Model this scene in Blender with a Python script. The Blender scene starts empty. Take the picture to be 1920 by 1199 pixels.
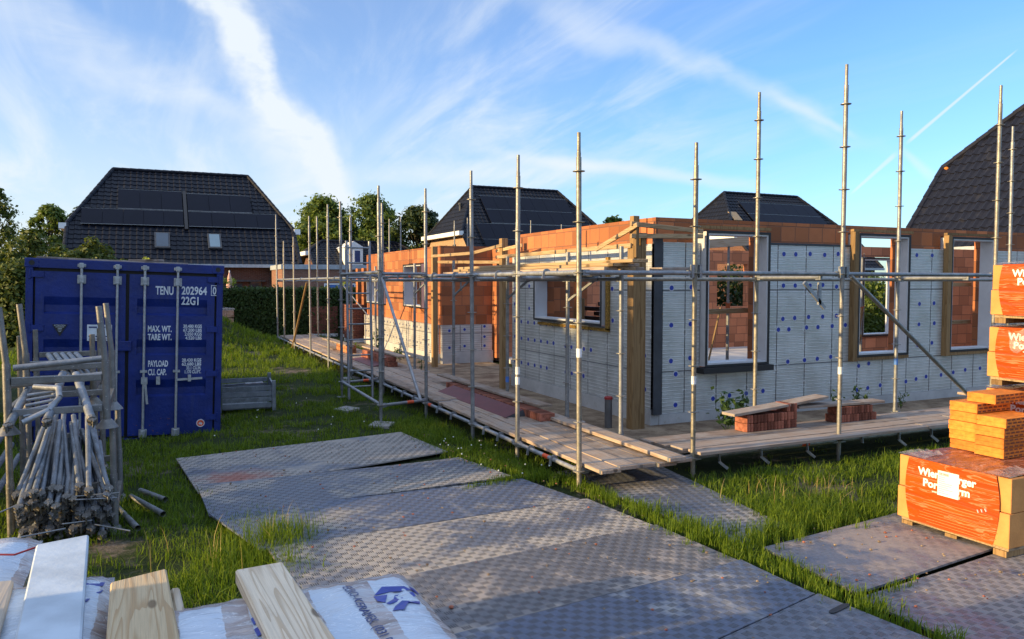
import bpy, math, random
import numpy as np
from mathutils import Vector, Matrix, Euler
random.seed(7)
RNG = np.random.default_rng(11)
R = math.radians
scene = bpy.context.scene
COL = scene.collection
# ------------------------------------------------------------------ frame
# x runs along the front of the unfinished house, y along its left side, origin at the foot of the corner scaffold standard
HCAM = 2.10
CAMX, CAMY = -3.8515, -6.6682
YAW = R(24.95)
PITCH = math.atan(69.5/1440)

# ------------------------------------------------------------------ mesh helper
class MB:
    def __init__(s):
        s.v = []; s.f = []; s.m = []
    def add(s, verts, faces, mi=0):
        o = len(s.v)
        s.v.extend([tuple(p) for p in verts])
        s.f.extend([tuple(o+i for i in f) for f in faces])
        s.m.extend([mi]*len(faces))
        return s
    def box(s, x0, x1, y0, y1, z0, z1, mi=0):
        v = [(x0,y0,z0),(x1,y0,z0),(x1,y1,z0),(x0,y1,z0),(x0,y0,z1),(x1,y0,z1),(x1,y1,z1),(x0,y1,z1)]
        return s.add(v, [(0,3,2,1),(4,5,6,7),(0,1,5,4),(1,2,6,5),(2,3,7,6),(3,0,4,7)], mi)
    def obox(s, p0, p1, w, h, mi=0, up=(0,0,1)):
        """box of width w and height h running from p0 to p1"""
        p0 = Vector(p0); p1 = Vector(p1); d = (p1-p0).normalized()
        u = Vector(up)
        if abs(d.dot(u)) > .98: u = Vector((1,0,0))
        sd = d.cross(u).normalized(); uu = sd.cross(d).normalized()
        v = []
        for p in (p0, p1):
            for a, b in ((-1,-1),(1,-1),(1,1),(-1,1)):
                v.append(p + sd*(a*w/2) + uu*(b*h/2))
        return s.add(v, [(3,2,1,0),(4,5,6,7),(0,1,5,4),(1,2,6,5),(2,3,7,6),(3,0,4,7)], mi)
    def tube(s, p0, p1, r, n=10, mi=0, r1=None, caps=True):
        p0 = Vector(p0); p1 = Vector(p1); d = (p1-p0).normalized()
        u = Vector((0,0,1)) if abs(d.z) < .95 else Vector((1,0,0))
        a = d.cross(u).normalized(); b = a.cross(d).normalized()
        r1 = r if r1 is None else r1
        v = []
        for p, rr in ((p0, r), (p1, r1)):
            for k in range(n):
                t = 2*math.pi*k/n
                v.append(p + a*(rr*math.cos(t)) + b*(rr*math.sin(t)))
        f = [(k, (k+1) % n, n+(k+1) % n, n+k) for k in range(n)]
        if caps: f += [tuple(range(n-1,-1,-1)), tuple(range(n,2*n))]
        return s.add(v, f, mi)
    def path(s, pts, r, n=8, mi=0):
        for a, b in zip(pts, pts[1:]): s.tube(a, b, r, n, mi)
        return s
    def lathe(s, prof, n=16, c=(0,0,0), mi=0):
        v = []
        for r, z in prof:
            for k in range(n):
                t = 2*math.pi*k/n
                v.append((c[0]+r*math.cos(t), c[1]+r*math.sin(t), c[2]+z))
        f = []
        for i in range(len(prof)-1):
            for k in range(n):
                f.append((i*n+k, i*n+(k+1)%n, (i+1)*n+(k+1)%n, (i+1)*n+k))
        f += [tuple(range(n-1,-1,-1)), tuple((len(prof)-1)*n+k for k in range(n))]
        return s.add(v, f, mi)
    def prism(s, poly, axis, t0, t1, mi=0):
        """poly of (p,q) pairs extruded along axis 0/1/2 from t0 to t1"""
        def mk(p, q, t):
            return (t,p,q) if axis == 0 else ((p,t,q) if axis == 1 else (p,q,t))
        n = len(poly)
        v = [mk(p,q,t0) for p,q in poly] + [mk(p,q,t1) for p,q in poly]
        f = [tuple(range(n-1,-1,-1)), tuple(range(n,2*n))]
        f += [(k,(k+1)%n,n+(k+1)%n,n+k) for k in range(n)]
        return s.add(v, f, mi)
    def build(s, name, mats, parent=None, loc=None, rot=None, smooth=False, bevel=0):
        me = bpy.data.meshes.new(name)
        me.from_pydata(s.v, [], s.f)
        if not isinstance(mats, (list, tuple)): mats = [mats]
        for m in mats: me.materials.append(m)
        if len(mats) > 1: me.polygons.foreach_set('material_index', s.m)
        import bmesh
        bm = bmesh.new(); bm.from_mesh(me)
        bmesh.ops.recalc_face_normals(bm, faces=bm.faces)
        if bevel:
            bmesh.ops.remove_doubles(bm, verts=bm.verts, dist=1e-5)
            es = [e for e in bm.edges if len(e.link_faces) == 2 and e.calc_face_angle(0) > .6]
            bmesh.ops.bevel(bm, geom=es, offset=bevel, segments=1, affect='EDGES', profile=.5)
        bm.to_mesh(me); bm.free()
        box_uv(me)
        if smooth:
            for p in me.polygons: p.use_smooth = True
            try: me.set_sharp_from_angle(angle=R(40))
            except Exception: pass
        return link(name, me, parent, loc, rot)

def box_uv(me):
    n = len(me.loops)
    if not n: return
    uv = me.uv_layers.new(name='UVMap')
    co = np.empty(len(me.vertices)*3); me.vertices.foreach_get('co', co); co = co.reshape(-1,3)
    vi = np.empty(n, dtype=np.int32); me.loops.foreach_get('vertex_index', vi)
    nor = np.empty(len(me.polygons)*3); me.polygons.foreach_get('normal', nor); nor = nor.reshape(-1,3)
    tot = np.empty(len(me.polygons), dtype=np.int32); me.polygons.foreach_get('loop_total', tot)
    ln = np.repeat(np.abs(nor), tot, axis=0)
    ax = ln.argmax(axis=1); c = co[vi]
    out = np.where((ax==0)[:,None], c[:,[1,2]], np.where((ax==1)[:,None], c[:,[0,2]], c[:,[0,1]]))
    uv.data.foreach_set('uv', out.astype(np.float32).ravel())

def link(name, data, parent=None, loc=None, rot=None):
    o = bpy.data.objects.new(name, data); COL.objects.link(o)
    if parent is not None: o.parent = parent
    if loc is not None: o.location = loc
    if rot is not None: o.rotation_euler = rot
    return o
def tag(o, label=None, cat=None, group=None, kind=None):
    if label: o['label'] = label
    if cat: o['category'] = cat
    if group: o['group'] = group
    if kind: o['kind'] = kind
    return o
def thing(name, label, cat, loc=(0,0,0), rot=(0,0,0), group=None):
    o = link(name, None, None, loc, rot); o.empty_display_size = .2
    return tag(o, label, cat, group)
def copy_tree(o, parent=None, loc=None, rot=None):
    c = o.copy(); COL.objects.link(c)
    if parent is not None: c.parent = parent
    if loc is not None: c.location = loc
    if rot is not None: c.rotation_euler = rot
    for ch in list(o.children): copy_tree(ch, c)
    return c
_font = [None]
def text_mesh(name, body, size, mat, parent, loc, rot, align='LEFT', sx=1.0, bold=0.0, ext=.0012):
    cu = bpy.data.curves.new(name, 'FONT'); cu.body = body; cu.size = size
    cu.align_x = align; cu.extrude = ext; cu.offset = bold; cu.resolution_u = 3
    t = bpy.data.objects.new(name, cu); COL.objects.link(t)
    bpy.context.view_layer.update()
    me = bpy.data.meshes.new_from_object(t.evaluated_get(bpy.context.evaluated_depsgraph_get()))
    bpy.data.objects.remove(t); bpy.data.curves.remove(cu)
    me.materials.clear(); me.materials.append(mat); me.name = name
    o = link(name, me, parent, loc, rot); o.scale = (sx,1,1)
    return o
FRONT = (R(90),0,0)            # reads from -y
LEFT = (R(90),0,R(-90))        # reads from -x

# ------------------------------------------------------------------ materials
class NT:
    def __init__(s, name):
        s.mat = bpy.data.materials.new(name); s.mat.use_nodes = True
        s.t = s.mat.node_tree; s.t.nodes.clear()
        s.out = s.n('ShaderNodeOutputMaterial')
    def n(s, typ, **kw):
        nd = s.t.nodes.new(typ)
        for k, v in kw.items(): setattr(nd, k, v)
        return nd
    def set(s, sock, v):
        if isinstance(v, bpy.types.NodeSocket): s.t.links.new(v, sock)
        elif isinstance(v, (tuple, list)):
            sock.default_value = tuple(v) + (1,) if len(sock.default_value) == 4 and len(v) == 3 else tuple(v)
        else: sock.default_value = v
    def math(s, op, a, b=0.0, c=0.0):
        nd = s.n('ShaderNodeMath', operation=op)
        s.set(nd.inputs[0], a); s.set(nd.inputs[1], b); s.set(nd.inputs[2], c)
        return nd.outputs[0]
    def mix(s, f, a, b, mode='MIX'):
        nd = s.n('ShaderNodeMix', data_type='RGBA', blend_type=mode)
        s.set(nd.inputs[0], f); s.set(nd.inputs[6], a); s.set(nd.inputs[7], b)
        return nd.outputs[2]
    def ramp(s, f, p0, p1, a=0.0, b=1.0):
        nd = s.n('ShaderNodeMapRange'); nd.interpolation_type = 'SMOOTHSTEP'
        s.set(nd.inputs[0], f); s.set(nd.inputs[1], p0); s.set(nd.inputs[2], p1); s.set(nd.inputs[3], a); s.set(nd.inputs[4], b)
        return nd.outputs[0]
    def uv(s): return s.n('ShaderNodeUVMap', uv_map='UVMap').outputs[0]
    def obj(s): return s.n('ShaderNodeTexCoord').outputs['Object']
    def pos(s): return s.n('ShaderNodeNewGeometry').outputs['Position']
    def island(s): return s.n('ShaderNodeNewGeometry').outputs['Random Per Island']
    def orand(s): return s.n('ShaderNodeObjectInfo').outputs['Random']
    def mapv(s, v, scale=(1,1,1), loc=(0,0,0), rot=(0,0,0)):
        nd = s.n('ShaderNodeMapping'); s.set(nd.inputs[0], v)
        nd.inputs['Location'].default_value = loc; nd.inputs['Rotation'].default_value = rot; nd.inputs['Scale'].default_value = scale
        return nd.outputs[0]
    def noise(s, v, scale, detail=4, rough=.55, dist=0):
        nd = s.n('ShaderNodeTexNoise'); s.set(nd.inputs['Vector'], v)
        nd.inputs['Scale'].default_value = scale; nd.inputs['Detail'].default_value = detail
        nd.inputs['Roughness'].default_value = rough; nd.inputs['Distortion'].default_value = dist
        return nd.outputs[0]
    def voro(s, v, scale, feature='F1'):
        nd = s.n('ShaderNodeTexVoronoi', feature=feature); s.set(nd.inputs['Vector'], v); nd.inputs['Scale'].default_value = scale
        return nd.outputs[0]
    def sep(s, v):
        nd = s.n('ShaderNodeSeparateXYZ'); s.set(nd.inputs[0], v); return nd.outputs
    def comb(s, x, y, z=0.0):
        nd = s.n('ShaderNodeCombineXYZ'); s.set(nd.inputs[0], x); s.set(nd.inputs[1], y); s.set(nd.inputs[2], z); return nd.outputs[0]
    def bump(s, h, dist=.01, strength=1.0):
        nd = s.n('ShaderNodeBump'); s.set(nd.inputs['Height'], h)
        nd.inputs['Distance'].default_value = dist; nd.inputs['Strength'].default_value = strength
        return nd.outputs[0]
    def pbr(s, col, rough=.6, metal=0.0, normal=None, spec=.5, coat=0, trans=0):
        b = s.n('ShaderNodeBsdfPrincipled')
        s.set(b.inputs['Base Color'], col); s.set(b.inputs['Roughness'], rough); s.set(b.inputs['Metallic'], metal)
        b.inputs['Specular IOR Level'].default_value = spec
        if coat: b.inputs['Coat Weight'].default_value = coat; b.inputs['Coat Roughness'].default_value = .2
        if trans: b.inputs['Transmission Weight'].default_value = trans
        if normal is not None: s.t.links.new(normal, b.inputs['Normal'])
        s.t.links.new(b.outputs[0], s.out.inputs[0])
        return b

def m_plain(name, col, rough=.6, metal=0, spec=.5, var=.15, scale=6, bump=0, ov=0):
    t = NT(name); p = t.obj()
    n = t.noise(p, scale, 5)
    c = t.mix(t.ramp(n,.3,.7), tuple(v*(1-var) for v in col), tuple(min(1,v*(1+var)) for v in col))
    if ov:
        k = t.ramp(t.orand(),0,1,1-ov,1+ov); c = t.mix(1.0, c, t.comb(k,k,k), 'MULTIPLY')
    nm = t.bump(t.noise(p, scale*8, 4), bump) if bump else None
    t.pbr(c, rough, metal, nm, spec); return t.mat

def m_galv(name, tint=(.30,.31,.315), dark=.55):
    t = NT(name); p = t.pos()
    n = t.noise(p, 9, 5, .65); n2 = t.noise(p, 55, 3, .6); r = t.orand()
    c = t.mix(t.ramp(n,.35,.7), tuple(v*dark for v in tint), tint)
    c = t.mix(t.math('MULTIPLY', r, .45), c, (.25,.27,.31))
    c = t.mix(t.ramp(n2,.62,.72,0,.75), c, (.50,.50,.48))
    c = t.mix(t.ramp(t.noise(p, 3.3, 5, .7),.62,.78,0,.7), c, (.22,.16,.10))
    t.pbr(c, t.ramp(n2,.3,.7,.38,.62), .55, t.bump(n2,.0015), .5); return t.mat

def m_wood(name, c0, c1, knots=True, scale=1.0, grey=0.0, axis=0, rough=.75, sharp=1.0, bright=1.0):
    """long-grained timber; axis = the direction of the grain in object space"""
    t = NT(name); p = t.obj(); r = t.orand(); isl = t.island()
    off = t.comb(t.math('MULTIPLY', r, 37.0), t.math('MULTIPLY', r, 91.0), t.math('MULTIPLY', isl, 23.0))
    va = t.n('ShaderNodeVectorMath', operation='ADD'); t.set(va.inputs[0], p); t.set(va.inputs[1], off); p = va.outputs[0]
    sc = [11.0*scale]*3; sc[axis] = .55*scale
    q = t.mapv(p, tuple(sc))
    n = t.noise(q, 1.0, 2, .4, .25)
    rings = t.math('FRACT', t.math('MULTIPLY', n, 9.0))
    late = t.ramp(rings, .45, .95)
    sf = [160.0*scale]*3; sf[axis] = 3.0*scale
    fib = t.noise(t.mapv(p, tuple(sf)), 1.0, 3, .6)
    c = t.mix(t.math('MULTIPLY', late, sharp), c0, c1)
    c = t.mix(t.ramp(fib,.35,.7,0,.35), c, tuple(v*.55 for v in c0))
    tone = t.ramp(t.math('FRACT', t.math('ADD', r, isl)), 0, 1, .72*bright, 1.18*bright)
    c = t.mix(1.0, c, t.comb(tone, tone, tone), 'MULTIPLY')
    if knots:
        sk = [7.0*scale]*3; sk[axis] = 2.6*scale
        k = t.voro(t.mapv(p, tuple(sk)), 1.0)
        c = t.mix(t.ramp(k,.10,.19,.85,0), c, tuple(v*.28 for v in c1))
    if grey:
        g = t.noise(p, 4.5, 5, .65)
        c = t.mix(t.ramp(g,.38,.68,0,grey), c, (.36,.33,.30))
        c = t.mix(t.ramp(t.noise(p, 1.7, 5, .7),.55,.72,0,.55), c, (.17,.12,.09))
    t.pbr(c, rough, 0, t.bump(t.math('ADD', fib, t.math('MULTIPLY', late, .4)), .0025), .35); return t.mat

def m_block(name, base, var=.42, bw=.375, rh=.25, ribs=1.0, dirt=.3, mortar=(.20,.10,.065)):
    """big clay blocks laid with thin joints, fine upright ribs on their faces"""
    t = NT(name); uv = t.uv(); x, y, _ = t.sep(uv)
    row = t.math('FLOOR', t.math('DIVIDE', y, rh))
    shift = t.math('MULTIPLY', t.math('FRACT', t.math('MULTIPLY', t.math('SINE', t.math('MULTIPLY', row, 12.99)), 43.7)), bw)
    xs = t.math('DIVIDE', t.math('ADD', x, shift), bw)
    cell = t.math('FLOOR', xs); fx = t.math('FRACT', xs); fy = t.math('FRACT', t.math('DIVIDE', y, rh))
    wn = t.n('ShaderNodeTexWhiteNoise', noise_dimensions='2D'); t.set(wn.inputs[0], t.comb(cell, row)); rnd = wn.outputs[0]
    jx = t.math('MINIMUM', fx, t.math('SUBTRACT', 1.0, fx)); jy = t.math('MINIMUM', fy, t.math('SUBTRACT', 1.0, fy))
    j = t.math('MINIMUM', t.math('MULTIPLY', jx, bw), t.math('MULTIPLY', jy, rh))
    joint = t.ramp(j, .003, .010)
    rib = t.math('SINE', t.math('MULTIPLY', x, 2*math.pi/.021))
    rib = t.math('MULTIPLY', t.math('MULTIPLY', rib, t.ramp(t.math('FRACT', t.math('MULTIPLY', rnd, 7.3)), .25, .5, .25, 1.0)), ribs)
    n = t.noise(uv, 3.2, 6, .65); n2 = t.noise(uv, 70, 4, .6)
    lo = tuple(v*(1-var) for v in base); hi = tuple(min(1, v*(1+var*.75)) for v in base)
    c = t.mix(rnd, lo, hi)
    c = t.mix(t.ramp(n,.4,.75,0,dirt), c, tuple(v*.62 for v in base))
    c = t.mix(t.ramp(n2,.58,.75,0,.30), c, tuple(min(1,v*1.5) for v in base))
    c = t.mix(t.ramp(rib,-1,0,.5,0), c, mortar)
    c = t.mix(t.math('SUBTRACT', 1.0, joint), c, mortar)
    h = t.math('ADD', t.math('MULTIPLY', rib, .25), t.math('ADD', t.math('MULTIPLY', joint, 1.2), t.math('MULTIPLY', n2, .5)))
    t.pbr(c, .85, 0, t.bump(h, .004), .25); return t.mat

def m_brick(name, c0, c1, mortar=(.23,.20,.18), bw=.215, rh=.0625):
    t = NT(name); uv = t.uv()
    b = t.n('ShaderNodeTexBrick'); t.set(b.inputs['Vector'], uv)
    b.inputs['Scale'].default_value = 1; b.inputs['Brick Width'].default_value = bw; b.inputs['Row Height'].default_value = rh
    b.inputs['Mortar Size'].default_value = .006; b.inputs['Bias'].default_value = -.1
    t.set(b.inputs['Color1'], c0); t.set(b.inputs['Color2'], c1); t.set(b.inputs['Mortar'], mortar)
    c = t.mix(t.ramp(t.noise(uv, 14, 4),.35,.7,0,.4), b.outputs[0], tuple(v*.5 for v in c0))
    t.pbr(c, .9, 0, t.bump(b.outputs[1], -.006), .2); return t.mat

def m_foil(name, base=(.66,.68,.69), pink=0.0):
    """silvery insulation board: pressed cross ribs, panel seams and raised maker's loops"""
    t = NT(name); uv = t.uv(); x, y, _ = t.sep(uv)
    rnd = t.noise(t.mapv(uv, (9,20,1)), 1.0, 2)
    fy = t.math('FRACT', t.math('DIVIDE', y, .056))
    rib = t.ramp(t.math('ABSOLUTE', t.math('SUBTRACT', fy, .5)), .38, .46)
    brk = t.ramp(t.noise(t.mapv(uv,(4.5,17.857,1)), 1.0, 1), .40, .46)
    rib = t.math('MULTIPLY', rib, brk)
    fx = t.math('FRACT', t.math('DIVIDE', x, .6)); sx = t.math('MULTIPLY', t.math('MINIMUM', fx, t.math('SUBTRACT', 1.0, fx)), .6)
    seam = t.ramp(sx, .005, .011, 1, 0)
    fz = t.math('FRACT', t.math('DIVIDE', t.math('ADD', y, .42), 1.2)); sz = t.math('MULTIPLY', t.math('MINIMUM', fz, t.math('SUBTRACT', 1.0, fz)), 1.2)
    seam = t.math('MAXIMUM', seam, t.ramp(sz, .004, .009, 1, 0))
    fg = t.math('FRACT', t.math('DIVIDE', x, .075)); grid = t.ramp(t.math('ABSOLUTE', t.math('SUBTRACT', fg, .5)), .44, .48)
    # raised loops in a column up every panel
    lx = t.math('SUBTRACT', t.math('FRACT', t.math('ADD', t.math('DIVIDE', x, .6), .5)), .5)
    ly = t.math('SUBTRACT', t.math('FRACT', t.math('DIVIDE', y, .3)), .5)
    ring = t.math('SQRT', t.math('ADD', t.math('POWER', t.math('MULTIPLY', lx, 12.0), 2.0), t.math('POWER', t.math('MULTIPLY', ly, 4.2), 2.0)))
    loop = t.math('MULTIPLY', t.ramp(t.math('ABSOLUTE', t.math('SUBTRACT', ring, .72)), .10, .2, 1, 0), t.ramp(t.noise(t.mapv(uv,(3,3,1)),1.0,3),.45,.6))
    soft = t.noise(uv, 2.4, 3); fine = t.noise(uv, 30, 3)
    h = t.math('ADD', t.math('MULTIPLY', rib, -1.0), t.math('MULTIPLY', seam, -1.6))
    h = t.math('ADD', h, t.math('MULTIPLY', loop, .8)); h = t.math('ADD', h, t.math('MULTIPLY', grid, -.22))
    h = t.math('ADD', h, t.math('MULTIPLY', fine, .5))
    c = t.mix(t.ramp(soft,.35,.7), tuple(v*.80 for v in base), base)
    c = t.mix(t.math('MULTIPLY', rib, .45), c, (.95,.96,.97))
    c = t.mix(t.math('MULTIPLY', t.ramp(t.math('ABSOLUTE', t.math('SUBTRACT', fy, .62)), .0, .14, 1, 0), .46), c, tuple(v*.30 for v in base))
    c = t.mix(t.math('MULTIPLY', seam, .9), c, (.06,.06,.065))
    c = t.mix(t.math('MULTIPLY', loop, .35), c, (.9,.91,.93))
    c = t.mix(t.ramp(t.noise(t.mapv(uv,(1.2,2.6,1)),1.0,6,.72),.58,.74,0,.30), c, (.30,.27,.23))
    c = t.mix(t.ramp(t.noise(uv,17,4,.7),.66,.72,0,.5), c, (.20,.19,.18))
    nm = t.bump(h, .005)
    t.pbr(c, t.ramp(soft,.3,.7,.30,.5), .3, nm, .5); return t.mat

def m_mat(name, seed, dust=.5, brown=(.35,.32,.285), deep=(.075,.092,.130), worn=.5, red=None, tread=1.0):
    """heavy rubber-plastic road plate with a basket-weave tread and dried dirt"""
    t = NT(name); p = t.obj(); x, y, z = t.sep(p)
    cs = .060
    cx = t.math('DIVIDE', x, cs); cy = t.math('DIVIDE', y, cs)
    par = t.math('MODULO', t.math('ADD', t.math('ADD', t.math('FLOOR', cx), t.math('FLOOR', cy)), 1000.0), 2.0)
    fx = t.math('FRACT', cx); fy = t.math('FRACT', cy)
    w = t.math('ABSOLUTE', t.math('SUBTRACT', t.math('FRACT', t.math('MULTIPLY', fx, 4.0)), .5))
    ex = t.math('ABSOLUTE', t.math('SUBTRACT', fx, .5)); ey = t.math('ABSOLUTE', t.math('SUBTRACT', fy, .5))
    dash = t.math('MULTIPLY', t.math('MULTIPLY', t.ramp(w, .24, .34, 1, 0), t.ramp(ey, .34, .42, 1, 0)), par)
    lip = t.math('MULTIPLY', t.math('MULTIPLY', t.ramp(w, .30, .38, 0, 1), t.ramp(ey, .36, .44, 1, 0)), par)
    sq = t.math('MULTIPLY', t.math('MULTIPLY', t.ramp(ex, .40, .47, 1, 0), t.ramp(ey, .40, .47, 1, 0)), t.math('SUBTRACT', 1.0, par))
    q = t.mapv(p, (1,1,1), (seed*7.3, seed*3.1, 0))
    n = t.noise(q, 1.1, 6, .62, .3); n2 = t.noise(q, 6.5, 6, .7); n3 = t.noise(q, 46, 4, .7); n4 = t.noise(t.mapv(q,(.5,1.6,1)), 1.6, 5, .6)
    dm = t.ramp(t.math('ADD', t.math('MULTIPLY', n, .80), t.math('MULTIPLY', n2, .32)), .65-.26*dust, .79-.26*dust)
    wear = t.ramp(n4, .72-.20*worn, .90-.20*worn)
    keep = t.math('MULTIPLY', t.math('SUBTRACT', 1.0, t.math('MULTIPLY', wear, .85)), tread)
    dash = t.math('MULTIPLY', dash, keep); lip = t.math('MULTIPLY', lip, keep); sq = t.math('MULTIPLY', sq, keep)
    c = t.mix(t.ramp(n3,.35,.7), deep, tuple(v*1.5 for v in deep))
    dc = t.mix(n2, tuple(v*.72 for v in brown), tuple(v*1.2 for v in brown))
    c = t.mix(t.math('MULTIPLY', t.math('ADD', t.math('MULTIPLY', dm, .82), .12), t.math('SUBTRACT', 1.0, t.math('MULTIPLY', sq, .10))), c, dc)
    c = t.mix(t.math('MULTIPLY', lip, .10), c, tuple(min(1, v*1.5) for v in brown))
    c = t.mix(t.math('MULTIPLY', sq, .05), c, tuple(v*.6 for v in deep))
    c = t.mix(t.math('MULTIPLY', dash, .88), c, (.020,.024,.034))
    c = t.mix(t.ramp(t.noise(q, 2.6, 6, .75),.58,.74,0,.55), c, tuple(v*.42 for v in brown))
    tr_ = t.noise(t.mapv(q,(4.5,.5,1),(0,0,0),(0,0,.35)),1.0,5,.62)
    c = t.mix(t.ramp(tr_,.58,.76,0,.32), c, tuple(v*1.15 for v in brown))
    if red:
        rx, ry, rr = red
        d = t.n('ShaderNodeVectorMath', operation='DISTANCE'); t.set(d.inputs[0], p); t.set(d.inputs[1], (rx, ry, 0))
        rm = t.ramp(t.math('ADD', d.outputs['Value'], t.math('MULTIPLY', n2, .9)), rr*.55+.3, rr+.6, .8, 0)
        c = t.mix(rm, c, (.30,.10,.07))
    rough = t.ramp(dm, 0, 1, .48, .9)
    h = t.math('ADD', t.math('MULTIPLY', dash, -1.0), t.math('ADD', t.math('MULTIPLY', sq, .4), t.math('MULTIPLY', n3, .35)))
    t.pbr(c, rough, 0, t.bump(h, .008), .45); return t.mat

def m_leaf(name, c0, c1, trans=.35, spec=.3):
    t = NT(name); r = t.island(); p = t.pos()
    n = t.noise(p, 1.3, 3)
    f = t.math('ADD', t.math('MULTIPLY', r, .65), t.math('MULTIPLY', n, .35))
    c = t.mix(f, c0, c1)
    b = t.pbr(c, .55, 0, None, spec)
    tr = t.n('ShaderNodeBsdfTranslucent'); t.set(tr.inputs[0], t.mix(1.0, c, (1.25,1.2,.55), 'MULTIPLY'))
    mx = t.n('ShaderNodeMixShader'); mx.inputs[0].default_value = trans
    t.t.links.new(b.outputs[0], mx.inputs[1]); t.t.links.new(tr.outputs[0], mx.inputs[2]); t.t.links.new(mx.outputs[0], t.out.inputs[0])
    return t.mat

def m_ground(name):
    t = NT(name); p = t.pos()
    n = t.noise(p, .55, 6, .6); n2 = t.noise(p, 5, 6, .7); n3 = t.noise(p, 60, 4, .7)
    g = t.mix(n2, (.018,.030,.010), (.050,.070,.020))
    s = t.mix(t.ramp(n3,.3,.7), (.11,.085,.065), (.26,.215,.17))
    c = t.mix(t.ramp(t.math('ADD', t.math('MULTIPLY', n, .7), t.math('MULTIPLY', n2, .4)), .58, .70), g, s)
    t.pbr(c, .95, 0, t.bump(t.math('ADD', n3, t.math('MULTIPLY', n2, 2.0)), .03), .15); return t.mat

def m_sand(name):
    t = NT(name); p = t.pos()
    n = t.noise(p, 2.2, 6, .65); n3 = t.noise(p, 45, 5, .7)
    c = t.mix(t.ramp(n,.35,.65), (.16,.11,.075), (.33,.25,.17))
    c = t.mix(t.ramp(n3,.5,.75,0,.5), c, (.10,.07,.05))
    t.pbr(c, .95, 0, t.bump(n3, .012), .15); return t.mat

def m_concrete(name, base=(.48,.48,.48)):
    t = NT(name); p = t.obj()
    n = t.noise(p, 2.2, 6, .65); n2 = t.noise(p, 26, 5, .65)
    c = t.mix(t.ramp(n,.3,.7), tuple(v*.78 for v in base), base)
    c = t.mix(t.ramp(t.noise(p, 6.5, 6, .75),.58,.72,0,.55), c, (.30,.26,.21))
    c = t.mix(t.ramp(n2,.58,.7,0,.35), c, tuple(v*.6 for v in base))
    t.pbr(c, .85, 0, t.bump(n2,.004), .25); return t.mat

def m_tile(name, base=(.004,.005,.010)):
    t = NT(name); p = t.obj(); r = t.island()
    n = t.noise(p, 3, 5); n2 = t.noise(p, 30, 3)
    c = t.mix(t.ramp(n2,.3,.7), base, tuple(v*1.7 for v in base))
    c = t.mix(t.ramp(n,.55,.75,0,.3), c, (.06,.055,.05))
    t.pbr(c, t.ramp(n2,.3,.7,.45,.62), 0, None, .22); return t.mat

def m_film(name, base, rough=.22, wr=1.0, streak=(1,1,1), var=.25, wd=.006, scale=(7,2.2,7)):
    """tight stretch film with creases"""
    t = NT(name); p = t.obj()
    n = t.noise(t.mapv(p, scale), 1.0, 4, .55, 1.1); n2 = t.noise(p, 40, 3)
    c = t.mix(t.ramp(n,.35,.7), tuple(v*(1-var) for v in base), tuple(min(1,v*(1+var)) for v in base))
    c = t.mix(t.ramp(t.math('ABSOLUTE', t.math('SUBTRACT', n, .52)), 0, .018, .4, 0), c, streak)
    h = t.math('ADD', t.math('MULTIPLY', n, 3.0), t.math('MULTIPLY', n2, .08))
    t.pbr(c, rough, 0, t.bump(h, wd*wr), .6); return t.mat

def m_wrap(name):
    """printed polythene over pinkish roof tiles: pale printed bands, clear gaps, glossy creases"""
    t = NT(name); p = t.obj(); x, y, z = t.sep(p)
    n = t.noise(t.mapv(p, (3,9,5)), 1.0, 5, .6, 1.2); n2 = t.noise(p, 9, 4, .6, .5)
    xb = t.math('ADD', x, t.math('MULTIPLY', t.math('SUBTRACT', n2, .5), .03))
    band = t.math('FRACT', t.math('DIVIDE', xb, .235))
    white = t.ramp(t.math('ABSOLUTE', t.math('SUBTRACT', band, .5)), .30, .312, 1, 0)
    far = t.ramp(y, -.135, -.125, 1, 0)
    white = t.math('MULTIPLY', white, far)
    tile = t.mix(t.ramp(t.noise(t.mapv(p,(3,14,9)), 1.0, 3),.35,.65), (.20,.13,.105), (.36,.27,.235))
    clear = t.mix(t.ramp(n,.36,.66,.15,.75), tile, (.48,.51,.56))
    c = t.mix(t.math('MULTIPLY', white, .93), clear, (.50,.57,.66))
    c = t.mix(t.ramp(t.math('ABSOLUTE', t.math('SUBTRACT', n, .5)), 0, .012, .45, 0), c, (.85,.88,.92))
    t.pbr(c, .2, 0, t.bump(t.math('ADD', t.math('MULTIPLY', n, 2.0), t.math('MULTIPLY', n2, .6)), .006), .6); return t.mat

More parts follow.
